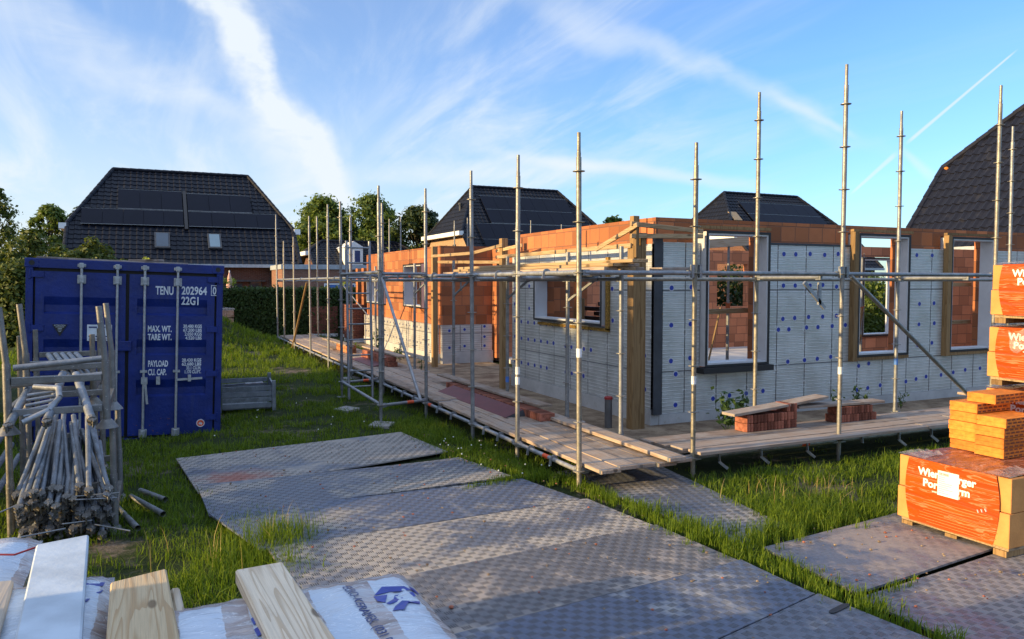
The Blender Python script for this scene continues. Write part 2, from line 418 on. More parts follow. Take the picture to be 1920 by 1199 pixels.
M = {}
M['galv'] = m_galv('galvanised_steel')
M['galv_warm'] = m_galv('sunlit_galvanised_steel', (.34,.31,.245))  # same steel with golden sunlight put into the tint
M['tube_steel'] = m_galv('dull_tube_steel', (.27,.30,.34), .5)
M['rack'] = m_galv('shaded_rack_steel', (.235,.215,.185))  # same steel darkened, shade over the racks put into the tint
M['galv_pale'] = m_galv('pale_galvanised_steel', (.40,.42,.45), .6)
M['blue'] = m_plain('blue_container_paint', (.002,.020,.155), .42, 0, .45, .22, 3, .0015)
def m_container(name, base):
    t = NT(name); p = t.obj(); x, y, z = t.sep(p)
    n = t.noise(p, 2.2, 6, .65); n2 = t.noise(p, 22, 5, .7); sc = t.noise(t.mapv(p,(2,2,30),(0,0,0),(0,.35,0)), 1.6, 5, .7)
    c = t.mix(t.ramp(n,.3,.7), tuple(v*.78 for v in base), tuple(v*1.2 for v in base))
    c = t.mix(t.ramp(t.noise(t.mapv(p,(7,7,.8)),1.0,5,.65),.55,.8,0,.28), c, (.06,.065,.075))
    c = t.mix(t.ramp(sc,.70,.74,0,.35), c, (.10,.14,.26))
    low = t.ramp(z,.75,.1,0,.10)
    c = t.mix(t.ramp(t.math('ADD',n2,low),.70,.76,0,.85), c, (.13,.055,.025))
    t.pbr(c, t.ramp(n,.3,.7,.36,.52), 0, t.bump(t.math('ADD',t.math('MULTIPLY',n,4.0),n2),.004), .45); return t.mat
M['blue'] = m_container('worn_blue_container_paint', (.0015,.017,.155))
M['blue_dark'] = m_plain('dark_blue_gasket', (.003,.006,.03), .6)
M['rod'] = m_plain('galvanised_lock_rod', (.36,.38,.40), .45, .5, .5, .2, 20)
M['white_paint'] = m_plain('white_marking', (.62,.66,.70), .6)
M['block'] = m_block('red_clay_block_wall', (.40,.142,.058), bw=.30)
M['block_pale'] = m_block('pale_clay_block_wall', (.54,.215,.11), .32)
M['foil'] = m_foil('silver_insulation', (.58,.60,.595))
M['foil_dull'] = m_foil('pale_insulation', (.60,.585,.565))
M['concrete'] = m_concrete('pale_plinth')
M['slab'] = m_concrete('floor_slab_concrete', (.60,.56,.52))
M['paver'] = m_concrete('grey_concrete_tile', (.34,.33,.32))
M['frame_white'] = m_plain('white_window_board', (.52,.535,.56), .45, 0, .5, .05)
M['black'] = m_plain('black_rubber', (.012,.012,.014), .55)
M['anth'] = m_plain('anthracite_board', (.045,.05,.06), .6, 0, .4, .2)
M['foam'] = m_plain('yellow_foam', (.40,.24,.06), .9, 0, .2, .5, 40, .02)
M['dowel'] = m_plain('blue_plastic_dowel', (.010,.035,.33), .4)
M['post'] = m_wood('treated_post_timber', (.30,.19,.085), (.20,.115,.045), False, 1, 0, 2)
M['postx'] = m_wood('batten_timber_cross', (.46,.33,.19), (.34,.215,.105), True, 1, 0, 0)
M['posty'] = m_wood('batten_timber', (.46,.33,.19), (.34,.215,.105), True, 1, 0, 1)
M['plank_y'] = m_wood('weathered_scaffold_board', (.37,.275,.205), (.26,.185,.135), True, .8, .55, 1, .85)
M['plank_x'] = m_wood('weathered_scaffold_board_cross', (.34,.26,.21), (.25,.185,.14), True, .8, .6, 0, .85)
M['pine'] = m_wood('fresh_pine_beam', (.74,.56,.33), (.52,.31,.13), True, 1.35, 0, 1, .6, .75, 1.0)
M['pine_grey'] = m_wood('planed_spruce_beam', (.70,.575,.42), (.44,.30,.17), True, 1.3, .10, 1, .6, .75, 1.0)
M['ply'] = m_wood('beige_board', (.62,.52,.41), (.56,.45,.34), False, .5, .10, 1, .6, .3)
M['white_board'] = m_plain('white_primed_board', (.44,.50,.56), .55, 0, .4, .16, 3.5, .002)
M['plywood_beam'] = m_wood('pale_lintel_timber', (.66,.52,.37), (.52,.38,.24), True, 1, 0, 0)
M['pallet'] = m_wood('pallet_wood', (.52,.38,.22), (.36,.24,.12), True, 1, .2, 0)
M['clay'] = m_plain('orange_clay', (.58,.20,.035), .8, 0, .25, .22, 18, .003, .22)
M['clay_pale'] = m_plain('pale_orange_clay', (.60,.27,.085), .8, 0, .25, .12, 5, .003)
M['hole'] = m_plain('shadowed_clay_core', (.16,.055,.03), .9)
M['film'] = m_film('orange_stretch_film', (.46,.070,.005), .24, 1.0, (.85,.42,.25), .22, .006, (1.5,1.2,11))
M['film_top'] = m_film('dull_orange_film', (.34,.10,.045), .2, 1.5, (.75,.55,.45), .3, .010, (5,12,5))
M['film_clear'] = m_film('clear_stretch_film', (.55,.50,.48), .18, 1.5, (.9,.9,.9), .25, .012, (9,6,5))
def see_through(m, f):
    nt_ = m.node_tree; o_ = [n for n in nt_.nodes if n.type == 'OUTPUT_MATERIAL'][0]; sh = o_.inputs[0].links[0].from_socket
    tr = nt_.nodes.new('ShaderNodeBsdfTransparent'); mx = nt_.nodes.new('ShaderNodeMixShader'); mx.inputs[0].default_value = f
    nt_.links.new(sh, mx.inputs[1]); nt_.links.new(tr.outputs[0], mx.inputs[2]); nt_.links.new(mx.outputs[0], o_.inputs[0])
see_through(M['film_clear'], .68)
M['wrap'] = m_wrap('printed_tile_wrap')
M['ink'] = m_plain('blue_print', (.008,.028,.28), .3, 0, .5, .15)
M['ink_dark'] = m_plain('dark_blue_print', (.03,.045,.16), .3)
M['label'] = m_plain('white_paper', (.80,.79,.74), .7, 0, .3, .04)
M['print_grey'] = m_plain('grey_print', (.30,.30,.29), .7)
M['brick'] = m_plain('red_facing_brick', (.235,.085,.055), .9, 0, .2, .4, 14, .004, .45)
M['brick_lit'] = m_plain('sunlit_facing_brick', (.36,.155,.075), .9, 0, .2, .35, 14, .004, .35)  # lit copy of the red facing brick, sunlight put into its colour
M['housebrick'] = m_brick('house_brickwork', (.17,.075,.055), (.115,.05,.04))
M['annexbrick'] = m_brick('sunlit_annex_brickwork', (.30,.15,.105), (.22,.105,.075))  # lighter than the house brick: sunlight on the annex put into its colour
M['packbrick'] = m_brick('bundled_bricks', (.27,.105,.07), (.18,.07,.05), (.06,.03,.025))
M['palebrick'] = m_brick('pale_brickwork', (.46,.30,.19), (.36,.22,.14), (.4,.36,.3))
M['tile'] = m_tile('black_glazed_tile')
M['tile_blue'] = m_tile('dark_grey_tile', (.007,.008,.015))
M['solar'] = m_plain('solar_glass', (.003,.005,.014), .5, 0, .12, .1, 1)
M['silver'] = m_plain('aluminium_rail', (.35,.36,.38), .4, .6)
M['white_trim'] = m_plain('white_trim', (.78,.80,.82), .5, 0, .5, .04)
M['grey_trim'] = m_plain('grey_gutter', (.36,.40,.45), .5)
M['glass'] = m_plain('dark_window_glass', (.03,.05,.08), .08, 0, .8, .1, 1)
M['skyglass'] = m_plain('roof_window_glass', (.12,.20,.26), .05, 0, 1.0, .05, 1)
M['red_panel'] = m_plain('dark_red_sheet', (.12,.022,.022), .5, 0, .4, .15, 5, .001)
M['pipe'] = m_plain('grey_plastic_pipe', (.10,.10,.105), .45)
M['red_cap'] = m_plain('red_plastic_cap', (.30,.02,.02), .5)
M['tape_red'] = m_plain('orange_tape', (.70,.09,.02), .5)
M['tape_blue'] = m_plain('blue_tape', (.05,.16,.5), .5)
M['ground'] = m_ground('grassy_soil')
M['sand'] = m_sand('bare_sand')
M['grass'] = m_leaf('grass_blade', (.028,.074,.008), (.22,.31,.030), .48, .2)
M['straw'] = m_leaf('dry_grass_stalk', (.30,.23,.09), (.48,.38,.17), .3)
M['clover'] = m_plain('clover_flower', (.72,.74,.66), .8)
M['leaf_oak'] = m_leaf('mid_green_leaf', (.060,.105,.022), (.18,.24,.055), .4)
M['leaf_dark'] = m_leaf('dark_green_leaf', (.020,.038,.014), (.060,.090,.026), .25)
M['leaf_hedge'] = m_leaf('hedge_leaf', (.018,.042,.010), (.070,.115,.026), .3)
M['leaf_shrub'] = m_leaf('shrub_leaf', (.030,.062,.012), (.15,.175,.036), .32)
M['leaf_bright'] = m_leaf('fresh_leaf', (.20,.28,.03), (.38,.42,.06), .4)
M['leaf_weed'] = m_leaf('weed_leaf', (.022,.060,.020), (.070,.125,.035), .3)
M['bark'] = m_plain('bark', (.075,.058,.042), .95, 0, .2, .35, 9, .02)
M['parasol'] = m_plain('pink_fabric', (.62,.36,.30), .9, 0, .2, .15, 9)
M['crate'] = m_galv('grey_crate_steel', (.28,.31,.34))
M['hoist'] = m_plain('light_blue_grey_plastic', (.42,.52,.62), .5)
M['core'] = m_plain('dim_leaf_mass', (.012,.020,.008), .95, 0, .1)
M['dirt_orange'] = m_plain('orange_rust', (.35,.08,.02), .8)

def rx(a, b): return random.uniform(a, b)

# ------------------------------------------------------------------ ground
def ground():
    # one sheet to the horizon, finer near the site so that it can roll a little
    xs = np.concatenate([np.linspace(-900,-40,8)[:-1], np.linspace(-40,40,81), np.linspace(40,900,8)[1:]])
    ys = np.concatenate([np.linspace(-900,-20,8)[:-1], np.linspace(-20,60,81), np.linspace(60,900,8)[1:]])
    X, Y = np.meshgrid(xs, ys)
    Z = gz(X, Y)
    nx = len(xs); v = np.stack([X.ravel(), Y.ravel(), Z.ravel()], 1)
    f = [(j*nx+i, j*nx+i+1, (j+1)*nx+i+1, (j+1)*nx+i) for j in range(len(ys)-1) for i in range(nx-1)]
    me = bpy.data.meshes.new('ground'); me.from_pydata(v.tolist(), [], f); me.materials.append(M['ground'])
    for p in me.polygons: p.use_smooth = True
    o = link('ground', me); tag(o, kind='structure', label='rough grassy building plot'); return o
def gz(X, Y):
    X = np.asarray(X, float); Y = np.asarray(Y, float)
    z = -.03 + .02*np.sin(X*.9+1.3)*np.cos(Y*.7)
    # grassy bank by the hedge, left of the far end of the scaffold
    z = z + 1.55*np.exp(-(((X+4.2)/2.3)**2 + ((Y-21.0)/2.6)**2)) + .45*np.exp(-(((X+2.2)/1.6)**2 + ((Y-20.2)/2.2)**2))
    z = z - .08*np.exp(-(((X+4.2)/2.0)**2 + ((Y-6.5)/3.0)**2))
    return z
ground()

# sandy porch floor between plinths
sb = MB(); sb.add([(1.35,6.4,.012),(4.1,6.4,.012),(4.1,12.0,.012),(1.35,12.4,.012)], [(0,1,2,3)])
sb.add([(1.22,.9,.008),(2.8,.9,.008),(2.8,20,.008),(1.22,20,.008)],[(0,1,2,3)]); sb.add([(2.8,1.0,.008),(14,1.0,.008),(14,2.7,.008),(2.8,2.7,.008)],[(0,1,2,3)])
tag(sb.build('sandy_path', M['sand']), 'bare brown sand in the recessed porch of the unfinished house', kind='structure')

# ------------------------------------------------------------------ road plates
def plate(pts, z0, label, mat, slot=None, th=.016, warp=.010):
    pts = [Vector((p[0], p[1], 0)) for p in pts]
    c = sum(pts, Vector())/4
    u = (pts[1]-pts[0]).normalized(); ang = math.atan2(u.y, u.x)
    Rm = Matrix.Rotation(-ang, 4, 'Z'); q = [Rm @ (p-c) for p in pts]
    N = 14; bm = MB(); grid = []
    sd = random.random()*9
    for j in range(N+1):
        for i in range(N+1):
            s, t = i/N, j/N
            p = q[0]*(1-s)*(1-t) + q[1]*s*(1-t) + q[2]*s*t + q[3]*(1-s)*t
            h = warp*(math.sin(p.x*1.7+sd)*math.cos(p.y*2.1+sd*2)*.5 + .5*((2*s-1)**4+(2*t-1)**4)*.5)
            grid.append((p.x, p.y, th+max(0,h)))
    bm.add(grid, [(j*(N+1)+i, j*(N+1)+i+1, (j+1)*(N+1)+i+1, (j+1)*(N+1)+i) for j in range(N) for i in range(N)])
    rim = [i for i in range(N+1)] + [j*(N+1)+N for j in range(1,N+1)] + [N*(N+1)+i for i in range(N-1,-1,-1)] + [j*(N+1) for j in range(N-1,0,-1)]
    low = [(grid[k][0], grid[k][1], grid[k][2]-th) for k in rim]
    n = len(rim); o0 = len(bm.v); bm.v.extend(low)
    for k in range(n):
        bm.f.append((rim[k], o0+k, o0+(k+1)%n, rim[(k+1)%n])); bm.m.append(0)
    o = bm.build('road_plate', mat, None, (c.x, c.y, z0), (0,0,ang))
    tag(o, label, 'road plate', 'road plates laid over the mud')
    if slot:
        s = MB(); pr = Rm @ (Vector((slot[0], slot[1], 0))-c)
        s.prism([(pr.x+.06*math.cos(t)*(1)+(.05 if math.cos(t)>0 else -.05), pr.y+.022*math.sin(t)) for t in np.linspace(0,2*math.pi,17)[:-1]], 2, th+warp*.55, th+warp*.55+.004)
        s.build('hand_slot', M['black'], o)
    return o
plate([(-3.50,1.45),(-.62,2.15),(-.78,3.60),(-3.66,3.15)], .004, 'farthest road plate, dusty with a red brick-dust stain, nearest the blue container', m_mat('plate_far', 1, .85, worn=1.2, red=(-1.1,-.45,.35)))
plate([(-3.45,.55),(-.42,.70),(-.62,1.75),(-3.50,1.72)], .009, 'grey road plate between the red-stained plate and the large wet-looking one', m_mat('plate_two', 2, .55, worn=1.0), warp=.014)
plate([(-3.15,-.55),(-.22,-.40),(-.40,.52),(-3.45,.60)], .022, 'broad blue-grey road plate beside the bright grass clump', m_mat('plate_three', 3, .36, deep=(.055,.080,.14), worn=.3))
plate([(-3.02,-1.62),(-.06,-1.36),(-.16,-.42),(-3.10,-.57)], .027, 'tan sunlit road plate edged by the grass strip, below the corner standard', m_mat('plate_four', 4, .70, (.46,.395,.32), worn=.3))
plate([(-3.00,-2.62),(.02,-2.32),(-.04,-1.37),(-3.02,-1.63)], .034, 'brown-speckled road plate between the tan one and the dark blue one', m_mat('plate_five', 5, .42, (.40,.34,.29), (.085,.090,.105), worn=.25))
plate([(-2.95,-3.72),(.04,-3.02),(.03,-2.33),(-2.98,-2.63)], .041, 'dark blue road plate with crisp bare tread in the near foreground', m_mat('plate_six', 6, .22, (.42,.40,.37), (.048,.070,.125), worn=.05))
plate([(-2.90,-4.75),(.16,-4.05),(.05,-3.04),(-2.93,-3.73)], .048, 'smooth dark road plate with a hand slot at the bottom of the view', m_mat('plate_seven', 7, .15, (.36,.33,.30), (.07,.085,.12), worn=1.6), slot=(-.02,-3.27), warp=.008)
plate([(.30,-2.15),(1.02,-1.72),(1.35,.75),(.12,.70)], .006, 'tread-marked road plate running under the scaffold corner', m_mat('plate_eight', 8, .50, worn=.4))
plate([(.33,-3.10),(2.12,-2.94),(2.20,-1.98),(.38,-2.18)], .030, 'smooth brownish road plate in front of the wrapped block pallet', m_mat('plate_nine', 9, .62, (.29,.245,.22), worn=1.5, tread=.55), warp=.014)
plate([(.30,-4.60),(3.60,-4.30),(3.70,-2.83),(.32,-3.125)], .008, 'weathered road plate at the bottom right corner of the view', m_mat('plate_ten', 10, .6, (.29,.25,.23), worn=.7, tread=.8))
plate([(2.24,-2.90),(5.2,-2.62),(5.3,-1.72),(2.30,-1.98)], .004, 'road plate lying under the wrapped clay blocks', m_mat('plate_eleven', 11, .6, worn=1.0))

# ------------------------------------------------------------------ grass (nobody could count it)
def in_poly(x, y, poly):
    ins = np.zeros(len(x), bool); n = len(poly)
    for i in range(n):
        x0, y0 = poly[i]; x1, y1 = poly[(i+1) % n]
        c = ((y0 > y) != (y1 > y)) & (x < (x1-x0)*(y-y0)/((y1-y0) or 1e-9) + x0)
        ins ^= c
    return ins
def vnoise(x, y, s, seed):
    # smooth value noise
    x = x/s + seed*17.3; y = y/s + seed*5.7
    xi = np.floor(x).astype(int); yi = np.floor(y).astype(int); fx = x-xi; fy = y-yi
    fx = fx*fx*(3-2*fx); fy = fy*fy*(3-2*fy)
    def h(a, b):
        k = (a*374761393 + b*668265263) & 0x7fffffff
        k = ((k ^ (k >> 13))*1274126177) & 0x7fffffff
        return (k % 10007)/10007.
    return (h(xi,yi)*(1-fx)+h(xi+1,yi)*fx)*(1-fy) + (h(xi,yi+1)*(1-fx)+h(xi+1,yi+1)*fx)*fy
def blades(x, y, h, w, lean=.45, z=None):
    n = len(x)
    z = gz(x, y) if z is None else z
    a = RNG.uniform(0, 2*np.pi, n); ln = np.abs(RNG.normal(0, lean, n))*h
    la = a + RNG.normal(np.pi/2, .6, n)
    dx, dy = np.cos(a)*w/2, np.sin(a)*w/2
    lx, ly = np.cos(la)*ln, np.sin(la)*ln
    V = np.empty((n,7,3))
    for k, (s, t, q) in enumerate([(-1,0,0),(1,0,0),(-.85,.45,.22),(.85,.45,.22),(-.5,.8,.62),(.5,.8,.62),(0,1,1.0)]):
        V[:,k,0] = x + dx*s + lx*q; V[:,k,1] = y + dy*s + ly*q
        V[:,k,2] = z - .02*(t == 0) + h*t*(1-.25*q*np.minimum(1, ln/np.maximum(h,1e-6)))
    base = (np.arange(n)*7)[:,None]
    F4 = np.concatenate([base+np.array([[0,1,3,2]]), base+np.array([[2,3,5,4]])])
    F3 = base+np.array([[4,5,6]])
    return V.reshape(-1,3), F4, F3
def np_mesh(name, V, F4, F3, mat):
    me = bpy.data.meshes.new(name)
    nv, n4, n3 = len(V), len(F4), len(F3)
    me.vertices.add(nv); me.vertices.foreach_set('co', V.astype(np.float32).ravel())
    li = np.concatenate([F4.ravel(), F3.ravel()]) if n3 else F4.ravel()
    me.loops.add(len(li)); me.loops.foreach_set('vertex_index', li.astype(np.int32))
    st = np.concatenate([np.arange(n4)*4, n4*4+np.arange(n3)*3]); tt = np.concatenate([np.full(n4,4), np.full(n3,3)])
    me.polygons.add(n4+n3); me.polygons.foreach_set('loop_start', st.astype(np.int32)); me.polygons.foreach_set('loop_total', tt.astype(np.int32))
    me.materials.append(mat); me.update(calc_edges=True); return me
CONT = [(-5.6,5.1),(-2.92,5.1),(-2.92,11.5),(-5.6,11.5)]
MATS = [[(-3.45,1.5),(-.7,2.2),(-.85,3.55),(-3.55,3.1)], [(-3.40,.55),(-.42,.70),(-.66,1.75),(-3.42,1.72)],
        [(-3.05,-4.7),(-.10,-4.1),(-.10,-1.4),(-.30,.5),(-3.3,.58),(-3.0,-.55)], [(.40,-2.1),(.98,-1.75),(1.22,.6),(.16,.58)],
        [(.36,-3.05),(2.9,-2.94),(3.0,-2.05),(.42,-2.15)], [(.36,-4.6),(4.6,-4.3),(4.7,-2.92),(.36,-3.12)], [(1.9,-3.2),(4.3,-3.2),(4.3,-2.0),(1.95,-2.1)]]
DECKS = [[(0,-.3),(1.25,-.3),(1.25,20.6),(0,20.6)], [(1.25,-.15),(11,-.15),(11,1.1),(1.25,1.1)]]
HOUSEFOOT = [[(2.5,2.45),(14,2.45),(14,20),(2.5,20)], [(1.3,6.2),(4.1,6.2),(4.1,12.2),(1.3,12.2)]]
BARE = [(-2.2,8.6,.8,.45),(-1.0,9.1,.5,.35),(-.7,6.4,.45,.5),(-2.6,10.8,.7,.5),(-1.7,5.4,.6,.3),(-4.6,.1,.7,.4),(-3.9,-.6,.35,.25),(4.6,-.9,.7,.2),(3.0,-1.0,.5,.18),(-.45,2.6,.25,.3),(-2.4,13.0,.9,.6),(-1.2,15.2,.8,.6),(-1.3,7.6,.75,.5),(-1.6,9.6,.8,.4),(-2.1,6.2,.5,.35),(-.9,12.2,.6,1.0),(-2.0,4.6,.6,.3),(3.6,-1.45,.55,.22),(-3.3,4.3,.7,.3),(-.5,5.4,.5,.5),(.6,4.0,.7,1.4),(2.2,-1.0,.5,.18)]
def scatter(poly, dens, hlo, hhi, wlo, whi, seed, tuft=9, spread=.05, lean=.8, avoid=True, patch=.35, hn=1.0):
    P = np.array(poly); x0, y0 = P.min(0); x1, y1 = P.max(0)
    nt = int((x1-x0)*(y1-y0)*dens/tuft)
    cx = RNG.uniform(x0,x1,nt); cy = RNG.uniform(y0,y1,nt)
    nz = .6*vnoise(cx,cy,.9,seed)+.4*vnoise(cx,cy,.28,seed+3)
    keep = in_poly(cx,cy,poly) & (nz > patch - RNG.uniform(0,.25,nt))
    if avoid:
        for q in MATS+[CONT]+HOUSEFOOT: keep &= ~in_poly(cx,cy,q)
        for q in DECKS: keep &= ~(in_poly(cx,cy,q) & (RNG.uniform(0,1,nt) < .9))
        for bx, by, rx_, ry_ in BARE:
            d = ((cx-bx)/rx_)**2+((cy-by)/ry_)**2
            keep &= d > (.55+.9*vnoise(cx,cy,.2,seed+9))*RNG.uniform(.5,1.1,nt)
    cx, cy, nz = cx[keep], cy[keep], nz[keep]
    k = RNG.integers(tuft//2, tuft+4, len(cx)); ht = RNG.uniform(.7,1.15,len(cx))*(.55+.9*nz)*hn
    x = np.repeat(cx,k)+RNG.normal(0,spread,k.sum()); y = np.repeat(cy,k)+RNG.normal(0,spread,k.sum())
    h = RNG.uniform(hlo,hhi,len(x))*np.repeat(ht,k); w = RNG.uniform(wlo,whi,len(x))
    return blades(x,y,h,w,lean)
def merge(parts):
    V = []; A = []; B = []; o = 0
    for v, a, b in parts:
        V.append(v); A.append(a+o); B.append(b+o); o += len(v)
    return np.concatenate(V), np.concatenate(A), np.concatenate(B)
def grass_obj(name, parts, label, mat='grass'):
    V, A, B = merge(parts)
    o = link(name, np_mesh(name, V, A, B, M[mat])); tag(o, label, 'grass', kind='stuff'); return o
grass_obj('grass', [
    scatter([(-7.5,-2.2),(-2.9,-2.2),(-2.9,.6),(-3.2,1.6),(-7.5,1.6)], 2100, .05,.14,.005,.009, 1, lean=.85),
    scatter([(-7.5,1.5),(-3.2,1.5),(-3.4,3.3),(-.7,3.7),(-.2,1.0),(0.6,.2),(.6,8),(-7.5,8)], 1200, .04,.12,.007,.012, 2, lean=.85),
    scatter([(-.75,2.1),(-.62,1.2),(-.05,.55),(.35,.6),(.35,4.6),(-.75,4.4)], 1900, .05,.16,.006,.010, 3, lean=.8, patch=.2),
    scatter([(-3.0,7.8),(.4,7.8),(.4,14),(-3.0,14)], 520, .05,.17,.009,.016, 4),
    scatter([(-7.5,14),(2.0,14),(2.0,23.2),(-7.5,23.2)], 300, .07,.22,.014,.024, 5, patch=.2),
    ], 'dark green grass between the container and the long scaffold platform')
def strip(pts, wid, dens, hlo, hhi, seed):
    """a ribbon of grass along a joint"""
    parts = []
    for (x0,y0,w0),(x1,y1,w1) in zip(pts, pts[1:]):
        L = math.hypot(x1-x0,y1-y0); n = max(4, int(L*dens*(w0+w1)/2*wid))
        t = RNG.uniform(0,1,n); w = (w0+(w1-w0)*t)*wid
        nz = vnoise(x0+(x1-x0)*t, y0+(y1-y0)*t, .22, seed)
        off = RNG.normal(0,.36,n)*w*(.4+nz)
        ux, uy = (x1-x0)/L, (y1-y0)/L
        k = 7
        x = np.repeat(x0+(x1-x0)*t - uy*off, k)+RNG.normal(0,.018,n*k); y = np.repeat(y0+(y1-y0)*t + ux*off, k)+RNG.normal(0,.018,n*k)
        h = RNG.uniform(hlo,hhi,n*k)*np.repeat(.45+.9*nz,k)
        parts.append(blades(x,y,h,RNG.uniform(.004,.008,n*k),.55,z=np.full(n*k,.03)))
    return parts
grass_obj('grass', strip([(-1.1,.40,.06),(-.6,.50,.12),(-.22,.60,.26),(.02,.30,.36),(.04,-.2,.22),(.08,-.7,.20),(.14,-1.25,.36),(.14,-1.75,.26),(.16,-2.1,.38),(.22,-2.6,.32),(.20,-3.0,.28),(.22,-3.4,.20),(.2,-3.9,.12)], 1.0, 620, .03, .13, 5)
    + strip([(.14,-2.05,.25),(.55,-2.06,.25),(1.0,-1.82,.35),(1.6,-1.75,.4),(2.15,-1.8,.4)], 1.0, 500, .05, .15, 6)
    + strip([(.24,-3.12,.10),(.62,-3.12,.10),(.95,-3.10,.05)], 1.0, 260, .04, .10, 7), 'bright grass growing in the joints between the road plates')
grass_obj('grass', [
    scatter([(1.0,-1.95),(2.3,-2.05),(2.0,-1.6),(4.5,-1.3),(9,-1.0),(9,-.05),(1.1,-.05)], 1700, .05,.15,.006,.011, 8, lean=.8, patch=.22),
    scatter([(.9,-1.95),(2.25,-2.0),(2.2,-1.15),(.9,-1.0)], 1900, .07,.18,.005,.010, 9, lean=.8, patch=.1, hn=1.15),
    scatter([(1.1,.0),(9,.0),(9,.5),(1.1,.5)], 500, .03,.10,.006,.011, 10)], 'long green grass between the front scaffold and the block pallets')
def clump(cx, cy, r, n, hlo, hhi, seed, lean=.35):
    x = RNG.normal(cx,r,n); y = RNG.normal(cy,r,n); return blades(x,y,RNG.uniform(hlo,hhi,n),RNG.uniform(.004,.008,n),lean)
grass_obj('grass', [clump(-2.98,-.32,.15,800,.10,.30,1,.6), clump(-3.25,-.55,.2,600,.08,.24,2,.7), clump(-3.55,-.9,.2,350,.08,.22,3,.7), clump(-3.15,.35,.16,600,.06,.16,4,.8), clump(-3.05,-.95,.12,300,.08,.22,5,.7)], 'tall bright grass clump at the left edge of the road plates')
grass_obj('dry_grass', [clump(-2.95,-.30,.10,16,.25,.42,6,.25), clump(1.75,-1.25,.2,40,.10,.30,7,.8), clump(-3.5,-.6,.25,10,.2,.36,8,.4), clump(2.3,-1.05,.2,16,.1,.3,9,.7), clump(-1.2,17.2,1.4,60,.1,.3,9,.6)], 'straw-coloured dry stalks among the green grass', 'straw')
# clover heads
cl = MB()
for k in range(30):
    if k < 18: x, y = rx(-.75,-.05), rx(.4,3.0)
    else: x, y = rx(-3.6,-1.0), rx(3.8,7.5)
    z = float(gz(x,y))+rx(.09,.16)
    cl.lathe([(.003,0),(.008,.003),(.009,.009),(.004,.015)], 6, (x,y,z))
tag(cl.build('clover', M['clover']), 'white clover heads scattered in the grass', 'flowers', kind='stuff')

gr = MB()
for k in range(420):
    if k < 300: x, y, zz = rx(-3.2,.0), rx(-3.6,3.2), .055
    else: x, y, zz = rx(.4,3.0), rx(-3.6,-2.0), .05
    r = rx(.004,.013)*(1.6 if k % 29 == 0 else 1)
    gr.lathe([(r*.6,0),(r,r*.4),(r*.7,r*.9),(r*.2,r)],5,(x,y,zz),0 if k % 3 else 1)
tag(gr.build('grit', [M['sand'],M['brick']]), 'crumbs of brick and dry soil strewn over the road plates', kind='stuff')
# ------------------------------------------------------------------ foliage
def leaf_cloud(pts, nrm, size, mat, name, parent):
    n = len(pts)
    a = RNG.normal(0,1,(n,3)); a /= np.linalg.norm(a,axis=1)[:,None]
    nn = nrm + a*.9; nn /= np.maximum(1e-6,np.linalg.norm(nn,axis=1))[:,None]
    t = np.cross(nn, RNG.normal(0,1,(n,3))); t /= np.maximum(1e-6,np.linalg.norm(t,axis=1))[:,None]
    b = np.cross(nn,t); s = (size*RNG.uniform(.6,1.35,n))[:,None]
    V = np.stack([pts-t*s, pts+b*s*.48+nn*s*.12, pts+t*s, pts-b*s*.48+nn*s*.12], 1).reshape(-1,3)
    F = (np.arange(n)*4)[:,None]+np.array([[0,1,2,3]])
    return link(name, np_mesh(name, V, F, np.empty((0,3),int), M[mat]), parent)
def tree(x, y, h, w, label, mat, trunk=.28, n=9000, leaf=.16, base=.22, clumps=60, group='trees beyond the houses', squash=1.0):
    o = thing('tree', label, 'tree', (x,y,float(gz(x,y))), (0,0,0), group)
    tb = MB(); tops = []
    pts = [Vector((0,0,0))]
    for k in range(1,6): pts.append(Vector((rx(-.1,.1)*k*.5, rx(-.1,.1)*k*.5, h*.85*k/5)))
    for k in range(5): tb.tube(pts[k], pts[k+1], trunk*(1-k/5.6)*.5, 8, r1=trunk*(1-(k+1)/5.6)*.5)
    cs = []
    clumps = int(clumps*2.4)
    for k in range(clumps):
        zz = base + (1-base)*random.random()**.85
        prof = math.sin(math.pi*min(1,max(0,(zz-base)/(1-base)*.80+.17)))**.7
        r = w/2*prof*random.random()**.4*rx(.85,1.02); t = rx(0,2*math.pi)
        c = Vector((r*math.cos(t), r*math.sin(t), h*zz*.97)); cs.append((c, rx(.055,.115)*w*(.75+.4*prof)))
        if k % 3 == 0:
            s0 = pts[min(4,int(zz*.75*5))]; tb.tube(s0, s0.lerp(c,.9), trunk*.13, 5, r1=.015)
    tb.build('trunk', M['bark'], o)
    P = []; Nn = []
    per = n//clumps
    for c, r in cs:
        d = RNG.normal(0,1,(per,3)); d /= np.linalg.norm(d,axis=1)[:,None]
        rr = r*np.abs(RNG.normal(.75,.45,per))
        P.append(np.array(c)+d*rr[:,None]*np.array([1,1,.75*squash])); Nn.append(d+np.array([0,0,.35]))
    P = np.concatenate(P); Nn = np.concatenate(Nn)
    leaf_cloud(P, Nn, leaf, mat, 'crown', o)
    return o
tree(13.4,58.0,7.4,6.6,'broad dark tree linking the leafy twins and the dark tree','leaf_oak',.4,12000,.2,.04,60)
tree(8.3,55.0,9.0,5.8, 'leafy green tree right of the solar-panelled house, left of a pair', 'leaf_oak', .4, 14000, .17, .12, 80)
tree(11.8,53.6,9.1,6.0, 'leafy green tree beside its twin, behind the ladder tower', 'leaf_oak', .4, 14000, .17, .12, 80)
tree(15.0,51.2,8.1,5.4, 'dark green tree next to the house with the beige gable', 'leaf_dark', .4, 13000, .18, .1, 70)
tree(18.3,52.2,7.3,3.6, 'low dark tree half hidden behind the beige gabled house', 'leaf_dark', .4, 8000, .18, .1, 50)
